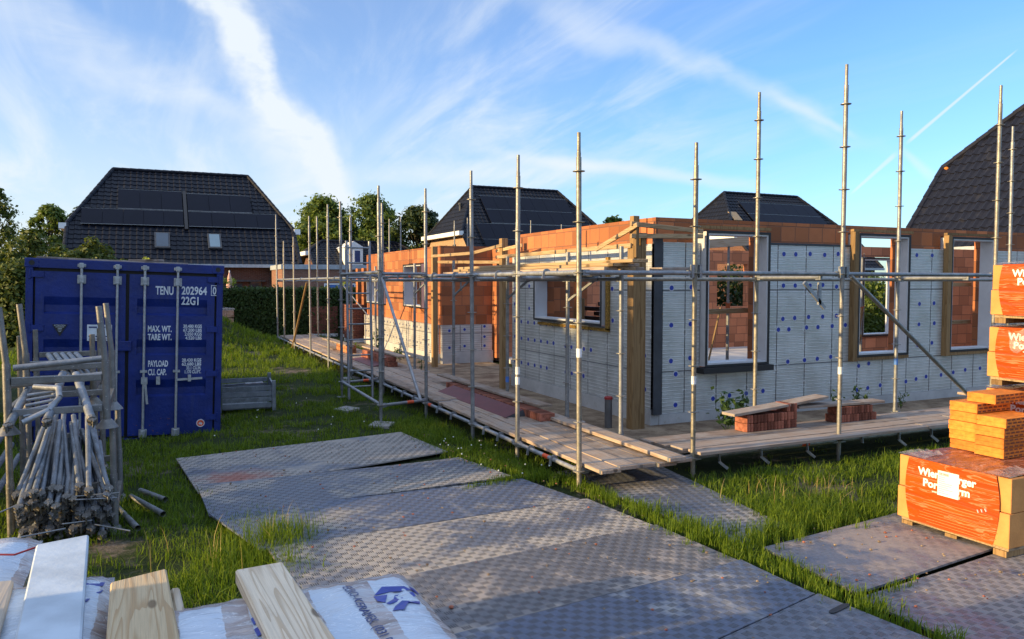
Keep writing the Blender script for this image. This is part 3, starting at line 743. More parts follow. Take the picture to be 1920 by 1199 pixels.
tree(9.9,58.2,7.6,6.4, 'dark tree filling the gap between the two leafy ones', 'leaf_dark', .4, 9000, .2, .05, 60)
tree(-14.2,60.0,9.2,3.4, 'pale airy tree at the left edge of the view', 'leaf_shrub', .3, 5000, .15, .25, 60)
tree(-11.0,62.8,8.2,4.2, 'tree left of the big solar roof, behind the shrub', 'leaf_oak', .3, 9000, .16, .1, 60)
tree(-9.0,62.0,8.1,3.0, 'small tree peeking over the left hip of the solar roof', 'leaf_dark', .3, 7000, .16, .1, 50)
tree(29.0,45.0,7.4,3.0, 'small distant tree seen over the unfinished walls', 'leaf_oak', .3, 4000, .18, .3, 40)
tree(31.2,58.0,8.6,3.2, 'tiny distant treetop left of the small dark roof', 'leaf_dark', .3, 3000, .18, .3, 40)

def shrub(cx, cy, lx, ly, h, label, n, mat='leaf_shrub', leaf=.06):
    o = thing('shrub', label, 'shrub', (cx,cy,float(gz(cx,cy))))
    st = MB(); P = []; Nn = []
    for k in range(46):
        t = rx(0,2*math.pi); r = math.sqrt(random.random())
        x, y = lx*r*math.cos(t), ly*r*math.sin(t); hh = h*rx(.72,1.06)*(1-.35*r**3)
        st.tube((x*.3,y*.3,0),(x,y,hh*.8),.02,5,r1=.006)
        for j in range(7):
            zz = hh*(.12+.88*j/6); m = n//(46*7)
            d = RNG.normal(0,1,(m,3)); d /= np.linalg.norm(d,axis=1)[:,None]
            rr = RNG.uniform(.3,1,m)**.5*h*.15*(1.15-.55*j/6)
            P.append(np.array([x,y,zz])+d*rr[:,None]*np.array([1,1,1.2])); Nn.append(d+np.array([0,0,.3]))
    st.build('stems', M['bark'], o)
    leaf_cloud(np.concatenate(P), np.concatenate(Nn), leaf, mat, 'foliage', o)
    return o
shrub(-7.4,23.6,2.7,2.0,3.45, 'big feathery green shrub behind the blue container', 60000, 'leaf_shrub', .085)
shrub(-5.3,22.6,1.3,1.2,2.0, 'lower shrub to the right of the big one, behind the container roof', 16000)
shrub(15.6,16.6,2.2,1.2,2.9,'dark shrubs added behind the back wall opening in place of a shaded house wall',9000,'leaf_dark',.09)  # added to cover the sunlit gable beyond and keep the opening dark
shrub(21.5,14.6,3.4,1.6,2.3,'green shrubs seen through the second front window',9000,'leaf_oak',.09)
shrub(-10.2,24.4,2.2,2.0,3.2, 'tall shrub cut off by the left edge of the view', 32000, 'leaf_shrub', .085)

def hedge():
    x0,x1,y0,y1,h = -5.2,9.0,23.3,24.2,1.86
    o = thing('hedge', 'clipped dark green hedge in front of the brick annex', 'hedge', (x0,y0,0))
    c = MB(); c.box(.12,x1-x0-.12,.12,y1-y0-.1,0,h-.12); c.build('shade_core', M['core'], o)  # dark box stands in for the shade inside the hedge
    n = 30000; L = x1-x0; D = y1-y0
    f = RNG.uniform(0,L,n); z = RNG.uniform(0,h,n)
    front = np.stack([f, RNG.normal(.05,.05,n)+.05*vnoise(f,z,.5,3), z], 1)
    m = 9000; top = np.stack([RNG.uniform(0,L,m), RNG.uniform(0,D,m), h+RNG.normal(-.05,.06,m)], 1)
    sd = np.stack([RNG.normal(.03,.05,1500), RNG.uniform(0,D,1500), RNG.uniform(0,h,1500)],1)
    P = np.concatenate([front, top, sd])
    Nn = np.concatenate([np.tile([0,-1,.35],(n,1)), np.tile([0,-.2,1],(m,1)), np.tile([-1,0,.3],(1500,1))]).astype(float)
    leaf_cloud(P, Nn, .055, 'leaf_hedge', 'foliage', o)
hedge()
def sprig(x, y, z, r, label, n=160, leaf=.05, mat='leaf_bright'):
    o = thing('leafy_shoot', label, 'plant', (x,y,z))
    s = MB(); P = []
    for k in range(7):
        t = rx(0,6.3); p = Vector((r*.8*math.cos(t)*rx(.3,1), r*.8*math.sin(t)*rx(.3,1), r*rx(.5,1.1))); s.tube((0,0,-.2),p,.006,4)
        P.append(np.array(p)+RNG.normal(0,r*.28,(n//7,3)))
    s.build('stem', M['bark'], o); P = np.concatenate(P)
    leaf_cloud(P, np.tile([-.4,-.2,.8],(len(P),1)).astype(float), leaf, mat, 'leaves', o)
sprig(-1.35,23.9,1.88,.28,'sunlit leafy shoot on the hedge, nearest the pink parasol')
sprig(3.1,23.9,1.88,.33,'sunlit leafy shoot on the hedge top in front of the blue annex window')
sprig(5.0,23.9,1.86,.25,'small sunlit shoot on the hedge, middle of the three by the scaffold')
sprig(6.1,23.9,1.88,.36,'largest sunlit shoot at the right end of the hedge')
sprig(-4.0,12.2,2.35,.20,'yellow-green twig showing above the roof of the blue container',120,.05)
sprig(-4.35,12.2,2.32,.12,'tiny yellow leaf tuft above the container roof',50,.045)

def weed(x, y, z, h, label, n=26):
    n = int(n*1.8)
    o = thing('weed', label, 'plant', (x,y,z), (0,0,rx(0,6)))
    s = MB(); P = []; Nn = []
    for k in range(4):
        t = rx(0,6.3); top = Vector((h*.35*math.cos(t)*rx(.2,1), h*.35*math.sin(t)*rx(.2,1), h*rx(.6,1))); s.tube((0,0,0),top,.004,4)
        for j in range(n//4):
            f = rx(.3,1); P.append(np.array(top*f)+RNG.normal(0,h*.10,3)); Nn.append([rx(-.6,.6),rx(-.6,.6),.8])
    s.build('stem', M['leaf_weed'], o)
    leaf_cloud(np.array(P), np.array(Nn), h*.085, 'leaf_weed', 'leaves', o)
weed(3.05,1.35,.05,.62,'bushy weed by the plinth left of the first brick stack',70)
weed(3.75,1.9,.05,.50,'weed poking up between the two brick stacks',44)
weed(6.2,1.9,.05,.42,'broad-leaved weed under the second window, beside the inner standard',40)
weed(5.55,1.85,.05,.38,'small weed left of the inner standard under the second window',30)
weed(7.1,1.9,.05,.30,'thin weed at the right end of the plinth',24)
weed(1.9,12.6,.05,.45,'leafy weed at the foot of the orange wall by the scaffold standard',60)
weed(2.1,15.2,.05,.75,'tall pale weed at the far end of the orange wall',60)
weed(1.75,10.4,.05,.3,'low weed on the sand in front of the porch post',24)

# ------------------------------------------------------------------ the unfinished house
house = thing('unfinished_house', 'half-built house of red clay blocks clad in silver insulation', 'house', (2.7,2.6,0))
HX, HY = 2.7, 2.6
def wall_boxes(mb, axis, c0, c1, t0, t1, z0, z1, openings):
    """wall between c0..c1 in thickness, t0..t1 along its length, with (ta,tb,za,zb) holes"""
    ts = sorted({t0,t1,*[v for o in openings for v in o[:2] if t0 < v < t1]})
    for a, b in zip(ts, ts[1:]):
        segs = [(z0,z1)]
        for o in openings:
            if o[0] <= a+1e-6 and o[1] >= b-1e-6:
                ns = []
                for s in segs:
                    if o[3] <= s[0] or o[2] >= s[1]: ns.append(s); continue
                    if o[2] > s[0]: ns.append((s[0], o[2]))
                    if o[3] < s[1]: ns.append((o[3], s[1]))
                segs = ns
        for s in segs:
            if axis == 'x': mb.box(a-HX,b-HX,c0-HY,c1-HY,s[0],s[1])
            else: mb.box(c0-HX,c1-HX,a-HY,b-HY,s[0],s[1])
    return mb
def wall(name, mat, *args, label=None):
    o = wall_boxes(MB(), *args).build(name, mat, house)
    if label: o['label'] = label
    return o
WIN_R = [(3.57,4.82,.80,2.90),(6.78,8.07,.82,2.94),(9.10,10.36,.82,2.94)]
WIN_L = [(3.81,6.27,1.38,2.26)]
WIN_O = [(12.99,14.70,1.38,2.64),(17.10,18.95,1.38,2.27)]
wall('block_wall', M['block'], 'x', 2.74,2.95, 2.86,17.0, .12,3.06, WIN_R)
wall('block_wall', M['block'], 'y', 2.84,3.05, 2.95,7.40, .12,3.06, WIN_L)
wall('block_wall', M['block'], 'y', 2.80,3.00, 12.02,19.50, .12,3.04, WIN_O)
wall('block_wall', M['block'], 'x', 12.00,12.22, 2.82,4.25, 1.00,3.04, [])
wall('block_wall', M['block'], 'x', 7.2,7.40, 3.05,4.0, .12,3.06, [])
wall('block_wall', M['block'], 'y', 4.25,4.45, 7.40,12.22, .12,3.0, [(9.0,11.7,.12,2.6)])
wall('block_wall', M['block_pale'], 'x', 6.60,6.78, 9.60,16.75, .10,2.96, [(11.62,12.80,.77,2.72)], label='pale clay inner wall seen through the front windows')
wall('block_wall', M['block_pale'], 'x', 12.00,12.2, 4.45,16.75, .10,3.08, [(11.75,12.95,1.36,2.67)])
wall('block_wall', M['block_pale'], 'y', 9.6,9.8, 12.0,19.5, .10,3.0, [])
wall('block_wall', M['block'], 'x', 19.30,19.5, 3.0,9.6, .10,3.0, [])
# far end piers, lit edge on
wall('brick_pier', M['block'], 'y', 2.80,3.00, 19.95,20.25, .1,2.6, [])
wall('brick_pier', M['block'], 'y', 2.80,3.00, 20.8,21.1, .1,2.6, [])
wall('floor_slab', M['slab'], 'x', 2.96,7.19, 3.06,16.77, 0,.10, [])
wall('floor_slab', M['slab'], 'x', 7.19,12.2, 4.46,16.77, 0,.10, [])
wall('floor_slab', M['slab'], 'x', 12.2,19.3, 3.0,9.6, 0,.10, [])
# insulation skins
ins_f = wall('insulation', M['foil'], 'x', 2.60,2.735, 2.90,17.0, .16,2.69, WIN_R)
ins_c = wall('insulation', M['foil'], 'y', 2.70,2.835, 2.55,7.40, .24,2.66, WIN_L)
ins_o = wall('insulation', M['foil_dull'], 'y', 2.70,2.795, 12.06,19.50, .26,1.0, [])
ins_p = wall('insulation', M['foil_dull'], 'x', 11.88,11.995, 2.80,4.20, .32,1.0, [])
wall('plinth', M['concrete'], 'x', 2.585,2.735, 2.84,17.0, -.05,.155, [])
wall('plinth', M['concrete'], 'y', 2.685,2.835, 2.59,7.42, -.05,.235, [])
wall('plinth', M['concrete'], 'y', 2.685,2.795, 12.0,19.52, -.05,.255, [])
wall('plinth', M['concrete'], 'x', 11.865,11.995, 2.80,4.22, -.05,.315, [])
wall('corner_board', M['anth'], 'x', 2.535,2.597, 2.70,2.845, .165,2.76, [], label='anthracite edge board at the corner')
fm = MB()
for k in range(26):
    z = .3+k*.095+rx(-.03,.03); r = rx(.012,.03)
    fm.lathe([(.004,-r),(r,-.3*r),(r*.9,.4*r),(.004,r)], 7, (2.865-HX, 2.596-HY, z))
fm.build('foam_seam', M['foam'], house, smooth=True)
# dark sheet on top of the front insulation
wall('flashing', M['anth'], 'x', 2.585,2.735, 4.86,6.70, 2.693,2.725, [])

# fixing dowels: (along, height) on each skin
DF = [(5.22,2.55),(5.47,2.55),(5.78,2.56),(6.10,2.55),(6.40,2.57),(5.22,2.05),(5.47,2.05),(5.79,2.05),(6.07,2.06),(6.38,2.03),(6.68,2.07),
 (5.22,1.52),(5.47,1.53),(5.77,1.54),(6.08,1.54),(6.39,1.55),(6.69,1.56),(5.13,1.35),(5.35,1.35),(5.73,1.37),(5.98,1.37),(6.30,1.38),(6.60,1.39),
 (5.34,.83),(5.70,.84),(5.98,.85),(6.28,.87),(3.05,2.02),(3.41,2.03),(3.05,1.47),(3.40,1.48),(3.05,.94),(3.40,.97),(3.14,.74),(3.14,.28),
 (3.84,.83),(4.17,.85),(4.51,.80),(4.85,.83),(3.84,.33),(4.16,.36),(4.49,.37),(4.83,.39),(6.93,.69),(7.17,.72),(7.47,.75),(6.90,.28),(7.16,.30),(7.46,.33),
 (8.10,2.13),(8.37,2.15),(8.75,2.17),(8.10,1.34),(8.40,1.36),(8.80,1.37),(8.10,.97),(8.38,.99),(8.75,1.02),(8.10,.36),(8.36,.39),(8.62,.42),(8.10,1.70),(8.40,1.72),(8.78,1.73),
 (9.02,.97),(9.38,1.0),(9.75,1.03),(9.02,.43),(9.35,.46),(9.68,.49),(10.1,.5),(10.1,1.04),(8.3,2.58),(8.7,2.58)]
DC = [(7.25,1.98),(6.62,2.03),(6.62,1.60),(7.28,1.67),(7.26,1.33),(6.97,1.33),(6.67,1.33),(6.40,1.33),(6.13,1.33),(5.90,1.33),(5.66,1.33),(5.19,1.33),(4.98,1.33),(4.77,1.33),(4.56,1.33),(4.30,1.33),
 (7.27,1.02),(6.96,1.00),(6.66,1.0),(6.38,1.0),(6.12,1.0),(5.86,1.0),(5.62,1.0),(5.17,.98),(4.96,.98),(4.74,.98),(4.53,.98),(4.30,.98),(3.64,1.50),(3.66,2.0),(7.26,.52),(6.96,.52),(6.66,.52),(6.38,.52),(6.12,.52),(5.88,.52),
 (5.16,.52),(4.94,.52),(4.74,.52),(4.54,.52),(2.80,2.06),(2.79,1.58),(2.79,1.43),(2.82,.92),(2.75,.52),(2.76,1.02)]
dm = MB(); dm.lathe([(.036,0),(.036,.006),(.026,.008),(.022,.004),(.010,.004)], 14)
dm.lathe([(.050,0),(.050,.003),(.034,.0035)], 14, (0,0,0), 1)
d0 = dm.build('dowel', [M['dowel'],M['frame_white']], None)
DOW = d0.data; bpy.data.objects.remove(d0)
DF = [(a, z) for a, z in DF if not any(w[0]-.12 < a < w[1]+.04 and w[2]-.1 < z < w[3]+.05 for w in WIN_R)]
for a, z in DF: link('dowel', DOW, ins_f, (a-HX, 2.600-HY, z), (R(90),0,0))
for b, z in DC: link('dowel', DOW, ins_c, (2.700-HX, b-HY, z), (0,R(-90),0))
for a, z in [(3.0,.86),(3.42,.88),(3.64,.89),(3.0,.42),(3.42,.45),(3.64,.45),(3.98,.95),(3.98,.68),(3.98,.44)]: link('dowel', DOW, ins_p, (a-HX, 11.88-HY, z), (R(90),0,0))
far = MB()
for k in range(22):
    for z in (.88,.46):
        far.lathe([(.030,0),(.030,.006)], 8, (0,0,0))
        n = 16; b = 12.3+k*.33
        for q in range(len(far.v)-n, len(far.v)):
            x, y, zz = far.v[q]; far.v[q] = (2.70-HX-zz, b-HY+x, z+y)
o = far.build('dowel', M['ink_dark'], ins_o); o['kind'] = 'stuff'

# window frames
def frame(axis, c0, c1, a0, a1, z0, z1, label=None, sill=.05, brown=True):
    """white box frame with black edging, set through the wall; c0 is its outer face"""
    w = .05
    def ring(c0, c1, a0, a1, z0, z1, w):
        mb = MB()
        for (p, q, r, s) in ((a0,a0+w,z0,z1),(a1-w,a1,z0,z1),(a0+w,a1-w,z0,z0+w),(a0+w,a1-w,z1-w,z1)):
            if axis == 'x': mb.box(p-HX,q-HX,c0-HY,c1-HY,r,s)
            else: mb.box(c0-HX,c1-HX,p-HY,q-HY,r,s)
        return mb
    f = ring(c0+.012,c1,a0+.012,a1-.012,z0+.012,z1-.012,w).build('window_frame', M['frame_white'], house)
    if label: f['label'] = label
    ring(c0-.002,c0+.008,a0,a1,z0,z1,w*.72).build('edging', M['black'], f)
    return f
f1 = frame('x', 2.46,2.76, 3.575,4.815,.83,2.87)
mb = MB(); mb.box(3.50-HX,4.86-HX,2.40-HY,2.598-HY,.74,.825); mb.build('sill', M['black'], f1)
f2 = frame('x', 2.52,2.78, 6.80,8.05,.845,2.92); f3 = frame('x', 2.52,2.78, 9.12,10.34,.845,2.92)
for f, a, b in ((f2,6.78,8.07),(f3,9.10,10.36)):
    mb = MB(); mb.box(a-.10-HX,a-.002-HX,2.50-HY,2.598-HY,.78,2.94); mb.box(a-HX,b-HX,2.53-HY,2.598-HY,.785,.840); mb.box(a-.10-HX,b+.05-HX,2.53-HY,2.598-HY,2.945,2.985)
    mb.build('timber_surround', M['post'], f)
mb = MB(); mb.box(3.42-HX,4.86-HX,2.50-HY,2.598-HY,2.90,2.945); mb.build('timber_surround', M['post'], f1)
f4 = frame('y', 2.60,2.86, 3.83,6.25,1.40,2.24)
mb = MB(); mb.box(2.66-HX,2.698-HX,3.72-HY,3.805-HY,1.34,2.5); mb.box(2.66-HX,2.698-HX,3.72-HY,6.2-HY,1.315,1.365); mb.build('foam_seal', M['foam'], f4)
f5 = frame('y', 2.62,3.02, 13.02,14.67,1.41,2.61); f6 = frame('y', 2.62,3.02, 17.13,18.92,1.41,2.25)
fi = frame('x', 6.56,6.80, 11.64,12.78,.79,2.70,'white inner frame seen through the second front window')
for y in (13.45,): 
    mb = MB(); mb.box(2.75-HX,2.83-HX,y-HY,y+.09-HY,1.46,2.56); mb.build('mullion', M['black'], f5)

# timber posts, battens and temporary braces of the house
def timber(name, p0, p1, w, h, mat, parent=None, label=None):
    p0 = Vector(p0); p1 = Vector(p1); L = (p1-p0).length; d = (p1-p0).normalized()
    ax = max(range(3), key=lambda i: abs(d[i]))
    mb = MB(); off = Vector((HX,HY,0)) if parent is house else Vector((0,0,0))
    mb.obox(p0-off, p1-off, w, h, up=(0,0,1) if ax != 2 else (0,1,0))
    o = mb.build(name, {0:M['postx'],1:M['posty'],2:M['post']}[ax] if mat is None else mat, parent, bevel=.004)
    if label: o['label'] = label
    return o
timber('post', (2.325,2.50,0),(2.325,2.50,2.62),.13,.15,M['post'],house,'thick near porch post of two bolted timbers')
timber('post', (2.435,2.50,0),(2.435,2.50,2.80),.085,.15,M['post'],house)
timber('post', (2.34,2.52,2.625),(2.34,2.52,3.04),.10,.10,M['post'],house)
timber('post', (2.37,7.10,0),(2.37,7.10,2.96),.13,.13,M['post'],house)
timber('post', (2.40,11.30,0),(2.40,11.30,2.98),.13,.13,M['post'],house)
T = lambda a, b, w=.03, h=.065: timber('batten', a, b, w, h, None, house)
T((2.30,11.20,2.74),(2.28,8.4,2.72)); T((2.30,8.6,2.72),(2.28,6.95,2.82)); T((2.46,11.2,2.60),(2.44,7.2,2.50))
T((2.30,7.3,2.60),(2.24,2.45,2.62)); T((2.24,3.4,2.60),(2.24,2.30,2.90)); T((2.2,2.40,2.92),(3.50,2.46,2.85)); T((2.2,2.40,2.75),(3.5,2.46,2.78))
T((2.44,6.4,2.80),(2.3,7.3,2.72))
T((2.30,2.42,2.45),(2.30,2.42,2.85),.05,.07)
# timber door frame in the recess
for y in (7.55,8.75): timber('door_frame', (4.18,y,.1),(4.18,y,2.62),.12,.10,M['post'],house)
timber('door_frame', (4.18,7.6,2.66),(4.18,8.8,2.66),.12,.10,None,house)
for z in (.9,1.7,2.3): timber('door_frame', (4.20,7.62,z),(4.20,8.70,z),.08,.06,None,house)
# lintels and temporary timbers inside
timber('lintel', (5.0,5.0,2.78),(7.4,5.0,2.96),.12,.17,M['plywood_beam'],house,'pale lintel beam behind the first window')
T((6.7,4.2,1.72),(8.5,4.2,1.74),.05,.09); T((9.0,3.1,2.06),(10.5,3.1,2.06),.05,.07); T((9.0,3.1,1.34),(10.5,3.1,1.34),.05,.07); T((3.4,3.2,1.62),(5.1,3.2,1.64),.04,.08)
T((8.25,4.0,.1),(8.55,4.0,1.6),.05,.16); T((8.0,3.9,.1),(8.42,3.9,1.1),.05,.16); T((7.7,4.4,1.62),(8.5,4.4,1.90),.04,.09)
T((9.0,9.0,.1),(9.45,9.1,1.45),.03,.05)
T((3.6,4.3,.1),(3.6,4.3,2.4),.08,.06); T((3.5,6.0,.9),(3.5,6.0,1.8),.08,.10)
timber('lintel', (2.7,19.3,2.42),(2.9,22.0,2.36),.10,.12,None,house)
# things standing inside, seen through the windows
def prop(x, y, z1, label):
    o = thing('steel_prop', label, 'prop', (x,y,.1))
    p = MB(); p.tube((0,0,0),(0,0,z1*.62),.030,10); p.build('outer_tube', M['galv'], o)
    p = MB(); p.tube((0,0,z1*.55),(0,0,z1),.024,10); p.build('inner_tube', M['galv'], o)
    p = MB(); p.box(-.06,.06,-.06,.06,z1,z1+.008); p.tube((-.05,0,z1),(-.05,0,z1+.10),.008); p.tube((.05,0,z1),(.05,0,z1+.10),.008); p.build('fork_head', M['galv'], o)
    p = MB(); p.lathe([(.045,0),(.045,.10)],10,(0,0,z1*.56)); p.tube((-.10,0,z1*.6),(.10,0,z1*.6),.008); p.build('collar', M['dirt_orange'], o)
prop(6.17,5.0,2.68,'adjustable steel prop under the lintel, seen through the first front window')
prop(9.3,4.6,2.5,'adjustable steel prop seen through the second front window')
for k, (x, y, n) in enumerate([(4.0,3.35,2),(4.55,3.30,3)]):
    for j in range(n):
        b = MB(); b.box(-.16,.16,-.07,.07,0,.06)
        tag(b.build('clay_block', M['brick'], None, (x+rx(-.05,.05), y+rx(-.03,.03), .72+.061*j-.61), (0,0,rx(-.2,.2)), bevel=.004), 'loose red brick on the floor just inside the first window', 'brick', 'bricks just inside the first front window')
blk = thing('beam_stack', 'stack of black steel beams inside, seen through the left side window', 'beams', (4.0,6.0,.55))
for k in range(9):
    b = MB(); zz = .75+.095*(k//2); b.obox((rx(-.15,.1),-1.0+(k%2)*.3+rx(-.2,.2),zz),(rx(-.1,.15),.55+rx(-.3,.3),zz),.09,.075); b.build('beam', M['black'], blk)
b = MB()
for y in (-.6,.2): b.box(-.35,.35,y-.05,y+.05,-.44,.69)
b.build('trestle', M['black'], blk)
# grey pipe with a red cap by the near post
gp = thing('drain_pipe', 'grey upright pipe stub with a red cap beside the thick porch post', 'pipe', (2.05,2.72,0))
p = MB(); p.tube((0,0,0),(0,0,.42),.055,16); p.build('pipe', M['pipe'], gp, smooth=True)
p = MB(); p.lathe([(.062,0),(.062,.03),(.05,.04)],16,(0,0,.42)); p.build('cap', M['red_cap'], gp, smooth=True)
for k, (dx, dy, h) in enumerate([(0,0,.30),(.09,.1,.26)]):
    p = MB(); p.tube((0,0,0),(0,0,h),.03,12); tag(p.build('drain_pipe', M['pipe'], None, (2.45+dx,7.32+dy,0), smooth=True), 'thin grey pipe stub at the far corner of the silver wall', 'pipe', 'pipe stubs by the porch')

# ------------------------------------------------------------------ scaffold
ringm = MB(); ringm.lathe([(.026,-.006),(.062,-.003),(.062,.003),(.026,.006)], 16)
r0 = ringm.build('ring_plate', M['galv_warm']); RING = r0.data; bpy.data.objects.remove(r0)
def standard(parent, ox, oy, x, y, z1, foot=-.06, first=.2, mat='galv_warm', rings=True, spig=True, tape=None, nring=None):
    s = MB(); r = .0265
    top = z1-.24 if spig else z1
    s.tube((0,0,foot+.12),(0,0,top),r,14)
    if spig: s.tube((0,0,top),(0,0,z1),.0195,12); s.lathe([(.0195,0),(.023,.03),(.0195,.06)],10,(0,0,top))
    s.tube((0,0,foot),(0,0,foot+.14),.018,10)
    s.lathe([(.032,0),(.032,.10)],14,(0,0,first-.03)); s.box(-.075,.075,-.075,.075,foot-.01,foot)
    o = s.build('standard', M[mat], parent, (x-ox,y-oy,0), (R(rx(-.28,.28)),R(rx(-.28,.28)),rx(0,6)), smooth=True)
    if rings:
        z = first; k = 0
        while z < top-.03 and (nring is None or k < nring):
            link('ring_plate', RING, o, (0,0,z)); z += .5; k += 1
    if tape:
        for zz, m in tape:
            t = MB(); t.tube((0,0,zz),(0,0,zz+.09),.0275,14); t.build('tape_mark', M[m], o, smooth=True)
    return o
def ledger(parent, ox, oy, p0, p1, r=.0245, mat='galv', tape=None):
    p0 = Vector(p0)-Vector((ox,oy,0)); p1 = Vector(p1)-Vector((ox,oy,0)); d = (p1-p0).normalized()
    s = MB(); s.tube(p0+d*.05,p1-d*.05,r,12)
    for p, e in ((p0,1),(p1,-1)): s.obox(p+d*e*.022,p+d*e*.10,.035,.06)
    o = s.build('ledger', M[mat], parent, smooth=True)
    for t in (tape or []):
        k = MB(); c = p0.lerp(p1,t); k.tube(c,c+d*.12,r+.001,12); k.build('tape_mark', M['tape_red'], o, smooth=True)
    return o
def hook(parent, ox, oy, x, y, z, along='y', out=-1):
    """claw of a steel deck bearer hooked over the ledger"""
    s = MB(); pts = []
    for t in range(7):
        a = math.pi*(t/6)
        pts.append((math.cos(a)*.036*out*-1, math.sin(a)*.036))
    P = []
    for q, zz in pts: P.append((x-ox+(q if along == 'y' else 0), y-oy+(q if along == 'x' else 0), z+zz))
    P.append((P[-1][0]+(.008*out if along == 'y' else 0), P[-1][1]+(.008*out if along == 'x' else 0), z-.06))
    for a, b in zip(P,P[1:]): s.obox(a,b,.030,.009,up=(0,1,0) if along == 'y' else (1,0,0))
    return s.build('hook', M['galv_pale'], parent)
LB = [0,1.46,2.86,4.82,7.33,9.9,12.3,14.7,17.35,19.4,20.9]
LTOP = [3.58,3.58,3.58,3.56,3.57,3.56,4.0,3.9,3.48,3.46,4.43]
sc_l = thing('scaffold', 'long low scaffold along the left side of the unfinished house', 'scaffold', (0,0,0))
for k, (b, t) in enumerate(zip(LB,LTOP)):
    if b == 9.9: continue
    m = 'galv_warm' if k in (0,1,8,9) else 'galv'  # standards standing in sun take the tint with sunlight in it
    standard(sc_l,0,0, 0,b,t,-.20 if k == 0 else -.10, mat=m, tape={1:[(.9,'white_paint'),(1.02,'white_paint')],0:[(1.35,'white_paint')]}.get(k))
IB = [.93,2.24,4.15,6.52,8.85,12.0,14.5,19.4]; ITOP = [2.52,2.5,2.5,2.5,2.5,2.5,3.94,4.3]
for k, (b, t) in enumerate(zip(IB,ITOP)):
    standard(sc_l,0,0, 1.1,b,t,0,.27,'galv',True,False, nring=5, tape=[(.55,'tape_blue')] if k == 2 else None)
LP = [b for b in LB if b != 9.9]
for a, b in zip(LP,LP[1:]):
    i = LP.index(a)
    for z in (.2,2.2):
        ledger(sc_l,0,0,(0,a,z),(0,b,z), mat='galv_pale' if z < 1 or i < 3 or i > 4 else 'galv', tape={(0,.2):[.45],(2,.2):[.86],(3,2.2):[.28]}.get((i,z)))
for a, b in zip(IB,IB[1:]):
    ledger(sc_l,0,0,(1.1,a,2.14),(1.1,b,2.14))
for b in LP[1:]:
    for z in (.2,2.15): ledger(sc_l,0,0,(0,b,z),(1.12,b,z))
for y in (.55,1.1,1.95,2.4,3.6,4.2,5.4,6.0,6.6,8.0,8.7,9.6,10.6,11.6,13,14,15.6,16.4,18.2,20.2): hook(sc_l,0,0,0,y,.2)
for y in (.72,2.0,3.5,4.4,6.2,8.3,10,11.4,13.5,16): hook(sc_l,0,0,0,y,2.2)
def tri_bracket(parent, ox, oy, x, y, dx, dy):
    s = MB(); s.obox((x-ox,y-oy,2.13),(x-ox+dx,y-oy+dy,2.13),.03,.04); s.obox((x-ox,y-oy,1.85),(x-ox+dx*.9,y-oy+dy*.9,2.12),.025,.03)
    s.obox((x-ox+dx*.45,y-oy+dy*.45,1.95),(x-ox+dx*.45,y-oy+dy*.45,2.12),.02,.025)
    s.build('bracket', M['galv'], parent)
for b in IB[1:6]: tri_bracket(sc_l,0,0,1.1,b,.12,-.55)
s = MB(); s.tube((0-.03,7.25,2.18),(-.03,5.0,.22),.026,12); s.build('brace', M['galv_pale'], sc_l, smooth=True)
s = MB(); s.tube((-.03,17.6,.1),(-.03,15.0,2.1),.030,10); s.build('brace', M['post'], sc_l)
s = MB(); s.tube((.9,14.6,2.0),(.9,12.0,1.3),.014,8); s.build('brace', M['galv'], sc_l)
# near end bearer
ledger(sc_l,0,0,(0,0,.2),(1.42,0,.2)); ledger(sc_l,0,0,(0,0,2.2),(1.42,0,2.2),mat='galv')

sc_r = thing('scaffold', 'scaffold across the front of the unfinished house, right of the corner standard', 'scaffold', (1.42,0,0))
RA = [1.42,3.60,6.44,9.4]; RT = [3.59,4.66,4.72,4.7]
for k, (a, t) in enumerate(zip(RA,RT)):
    standard(sc_r,1.42,0,a,0,t,-.10,tape={0:[(1.0,'white_paint')],1:[(1.0,'white_paint')]}.get(k))
RIA = [3.29,5.95,8.52]
for k, a in enumerate(RIA): standard(sc_r,1.42,0,a,1.1,4.56,0,.2,'galv_warm' if k == 0 else 'galv',tape=[(.9,'tape_blue')] if k == 1 else None)
for i, (a, b) in enumerate(zip(RA,RA[1:])):
    ledger(sc_r,1.42,0,(a,0,.2),(b,0,.2),mat='galv_pale',tape=[.72] if i == 0 else None); ledger(sc_r,1.42,0,(a,0,2.2),(b,0,2.2))
for a, b in zip([1.1]+RIA,RIA): ledger(sc_r,1.42,0,(a,1.1,2.14),(b,1.1,2.14),mat='galv_warm')
for a in RIA:
    for z in (.2,2.16): ledger(sc_r,1.42,0,(a,.0,z),(a,1.12,z))
for x in (1.75,2.35,3.05,3.95,4.6,5.2,6.0): hook(sc_r,1.42,0,x,0,.2,'x')
s = MB()
for x in (1.75,2.35,3.05,4.6,5.2): s.obox((x-1.42,-.03,.13),(x-1.42+.09,-.07,.05),.028,.03)
s.build('wedge', M['galv_pale'], sc_r)
s = MB(); s.tube((3.70-1.42,-.045,2.17),(6.35-1.42,-.045,.30),.026,12); s.build('brace', M['galv_warm'], sc_r, smooth=True)
for a in (3.60,1.42):
    s = MB()
    for dx in (-.05,.05): s.obox((a-1.42+dx,-.02,2.15),(a-1.42+dx,-.02,2.29),.035,.03)
    s.build('wedge', M['galv'], sc_r)
s = MB(); s.obox((4.02-1.42,1.0,2.1),(4.40-1.42,1.0,1.75),.03,.05); s.obox((4.30-1.42,1.0,2.1),(4.30-1.42,1.0,1.8),.03,.05); s.build('bracket', M['galv_pale'], sc_r)

